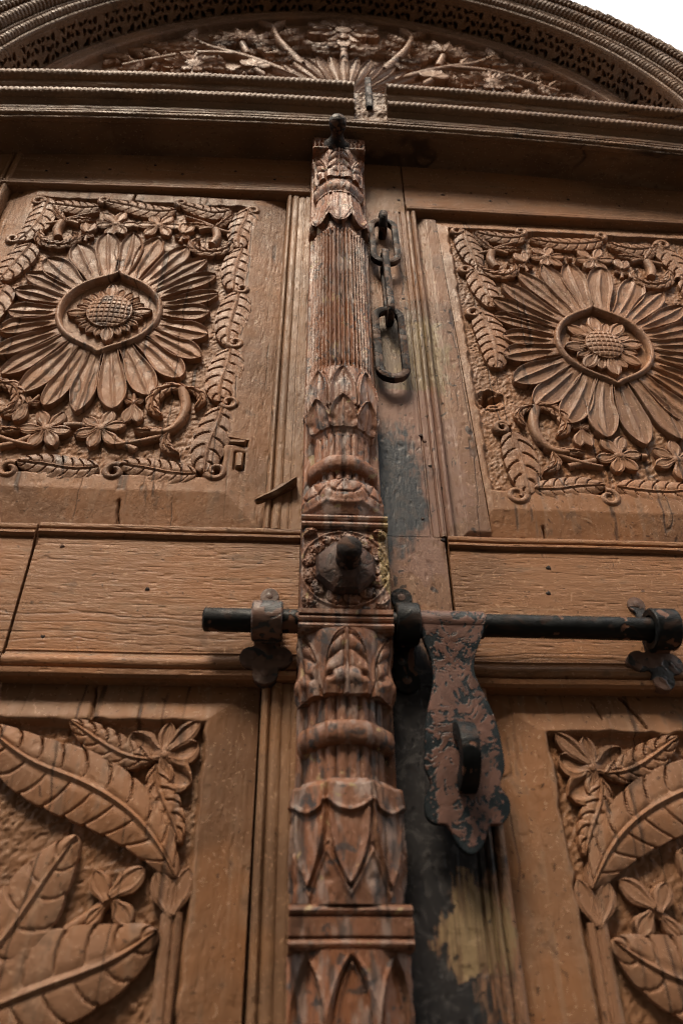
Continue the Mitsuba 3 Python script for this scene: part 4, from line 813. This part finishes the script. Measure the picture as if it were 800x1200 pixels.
put(CH, 'staple', tube(wm(72 + 0 * t, 1988 + 20 * np.cos(t) * .9, 2 + 27 * np.sin(t)), .0068, 12, sq=.4), 'iron_chain')

# ------------------------------------------------------------------ sliding bolt with its hasp, brackets and staple
BO_Z, BO_H, BO_R = 1238.0, 27.0, 12.2
BT = thing('sliding_bolt', 'long black iron bolt through the pilaster, a chipped pinkish hasp plate hanging from it', 'bolt')
def rod(u0, u1, r, seed, ends=True):
    n = max(6, int((u1 - u0) / 6)); u = np.linspace(u0, u1, n); rr = np.full(n, r) + (nz(u, u * 0, 20, seed) - .5) * .8
    if ends:
        u = np.concatenate([[u0 - 2.2, u0 - 1.2], u, [u1 + 1.2, u1 + 2.2]]); rr = np.concatenate([[r * .72, r * .9], rr, [r * .9, r * .72]])
    return tube(wm(u, BO_Z + 0 * u, np.full(len(u), BO_H)), rr / 1e3, 28)
put(BT, 'rod', rod(-142, 350, BO_R, 1), 'iron_black')
put(BT, 'sleeve', rod(74, 143, BO_R + 2.2, 2, False), 'iron_painted')
half = [(79, 1246), (78, 1232), (77, 1222), (82, 1204), (86, 1186), (85, 1170), (79, 1148), (74, 1125), (72, 1104), (73, 1084), (76, 1073), (72, 1068), (69, 1058), (70, 1046), (78, 1040), (86, 1040), (92, 1030), (97, 1021), (106, 1015), (115, 1020), (121, 1030), (126, 1040), (134, 1040), (142, 1046), (146, 1056), (143, 1066), (139, 1072), (143, 1084), (145, 1104), (143, 1126), (138, 1148), (131, 1168), (127, 1186), (131, 1204), (139, 1222), (142, 1232), (142, 1246)]
s, q, *_ = spline(half, 140)
hasp = Polygon(np.vstack([q])).buffer(0).buffer(1.2).buffer(-1.2)
hp = plate(hasp, -3.2, 3.2, 0, 1.6)
V = hp[0].copy(); zz = V[:, 2] * 1e3; V[:, 1] -= (BO_H + 3 + 6.5 * sm(1180, 1235, zz) - 6 * sm(1150, 1020, zz)) / 1e3
HASP = put(BT, 'hasp_plate', (V, hp[1]), 'iron_painted', 35, label='chipped pinkish hasp plate with a scalloped lower end')
ST = thing('hasp_staple', 'black iron staple standing out through the slot of the hanging hasp plate', 'staple')
t = np.linspace(0, math.pi, 26)
put(ST, 'loop', tube(wm(108 + 0 * t, 1098 + 24 * np.cos(t), 22 + 34 * np.sin(t) ** .8), .0088, 16, sq=.75), 'iron_black')
def bracket(name_label, cx, w, r, mat, lobes_up, lobes_dn, plate_h, plate_mat=None):
    B = thing('bolt_bracket', name_label, 'bracket', 'brackets of the sliding bolt')
    t = np.linspace(-.35, math.pi + .35, 24); out = []
    n = len(t); prof = []
    U = np.array([cx - w / 2, cx - w / 2 + 1.5, cx + w / 2 - 1.5, cx + w / 2]); Rr = np.array([r - 1.2, r, r, r - 1.2]); Ri = BO_R + 2.4
    ring = [(U[0], Ri)] + list(zip(U, Rr)) + [(U[3], Ri)]
    t = np.linspace(0, 2 * math.pi, 41)[:-1]
    G = np.array([[wm(u, BO_Z + rr * math.cos(a), BO_H + rr * math.sin(a)) for u, rr in ring] for a in t])
    k = len(ring); F = gfaces(40, k, True); j = np.arange(k)
    F = np.vstack([F, np.stack([39 * k + j, 39 * k + (j + 1) % k, (j + 1) % k, j], -1)])
    put(B, 'strap', (G.reshape(-1, 3), tri(F)), mat, 35)
    put(B, 'base_block', boxm(cx - w / 2 + 2, cx + w / 2 - 2, BO_Z - r + 3, BO_Z + r - 3, .2, BO_H - BO_R + 1, 0, 2), mat)
    G = lambda z0, z1, lobes: unary_union([sbox(cx - w * .38, z0, cx + w * .38, z1)] + [Polygon([(x + rr * math.cos(a), z + rr * math.sin(a)) for a in np.linspace(0, 6.28, 25)[:-1]]) for x, z, rr in lobes]).buffer(3.5).buffer(-3.5)
    put(B, 'back_plate', plate(G(BO_Z, BO_Z + r + 12, lobes_up), .2, 3.4, 0, 1.4), plate_mat or mat, 35)
    put(B, 'back_plate', plate(G(BO_Z - r - 14, BO_Z - 2, lobes_dn), .2, plate_h, 0, 1.8), plate_mat or mat, 35)
    for x, z, rr, plate_h in [(*q, 3.4) for q in lobes_up] + [(*q, plate_h) for q in lobes_dn[:3]]:
        put(B, 'screw', lathe_m(x, z, [(.36 * rr, plate_h - .5), (.35 * rr, plate_h + .5), (.2 * rr, plate_h + .9), (0.01, plate_h + 1.0)]), 'iron_brown')
    return B
def lathe_m(cx, cz, prof, sides=16):
    a = np.arange(sides) * 2 * math.pi / sides; P = np.array(prof, float)
    return wm(cx + P[:, :1] * np.cos(a), cz + P[:, :1] * np.sin(a), np.repeat(P[:, 1:], sides, 1)).reshape(-1, 3), tri(gfaces(len(P), sides, True))
bracket('brown strap bracket near the free end of the bolt, left of the pilaster', -79, 31, 21, 'iron_brown', [(-79, 1282, 10)], [(-94, 1206, 12), (-64, 1206, 12), (-79, 1189, 13), (-79, 1208, 12)], 10.5)
bracket('dark iron collar bracket with lobed plate holding the far right end of the bolt', 333, 27, 22, 'iron_black', [(326, 1282, 10)], [(309, 1210, 12), (343, 1207, 12), (329, 1189, 12), (326, 1212, 12)], 10.5, 'iron_brown')
bracket('black iron bracket between the pilaster and the hasp plate', 64, 24, 22, 'iron_black', [(64, 1284, 12)], [(64, 1186, 14), (60, 1206, 12)], 5)

# ------------------------------------------------------------------ small things
SL = thing('wood_splinter', 'dark splinter of wood stuck out of the stile moulding, left of the pilaster', 'splinter')
put(SL, 'sliver', ribbon([(-102, 1411), (-86, 1420), (-70, 1430), (-54, 1441)], lambda s, v: 5.2 * np.sin(math.pi * np.clip(.06 + .88 * s, 0, 1)) ** .6 + .8 * np.sin(13 * s) + 0 * v, lambda s, v: 4.6 * np.sin(math.pi * np.clip(.1 + .86 * s, 0, 1)) ** .5 + .6 * np.sin(17 * s) + 0 * v, lambda s, v: 7 + 8 * s ** 1.5 - 2.8 * np.abs(v) + .7 * np.sin(9 * s), 26, 9, 0, 0), 'wood_top')
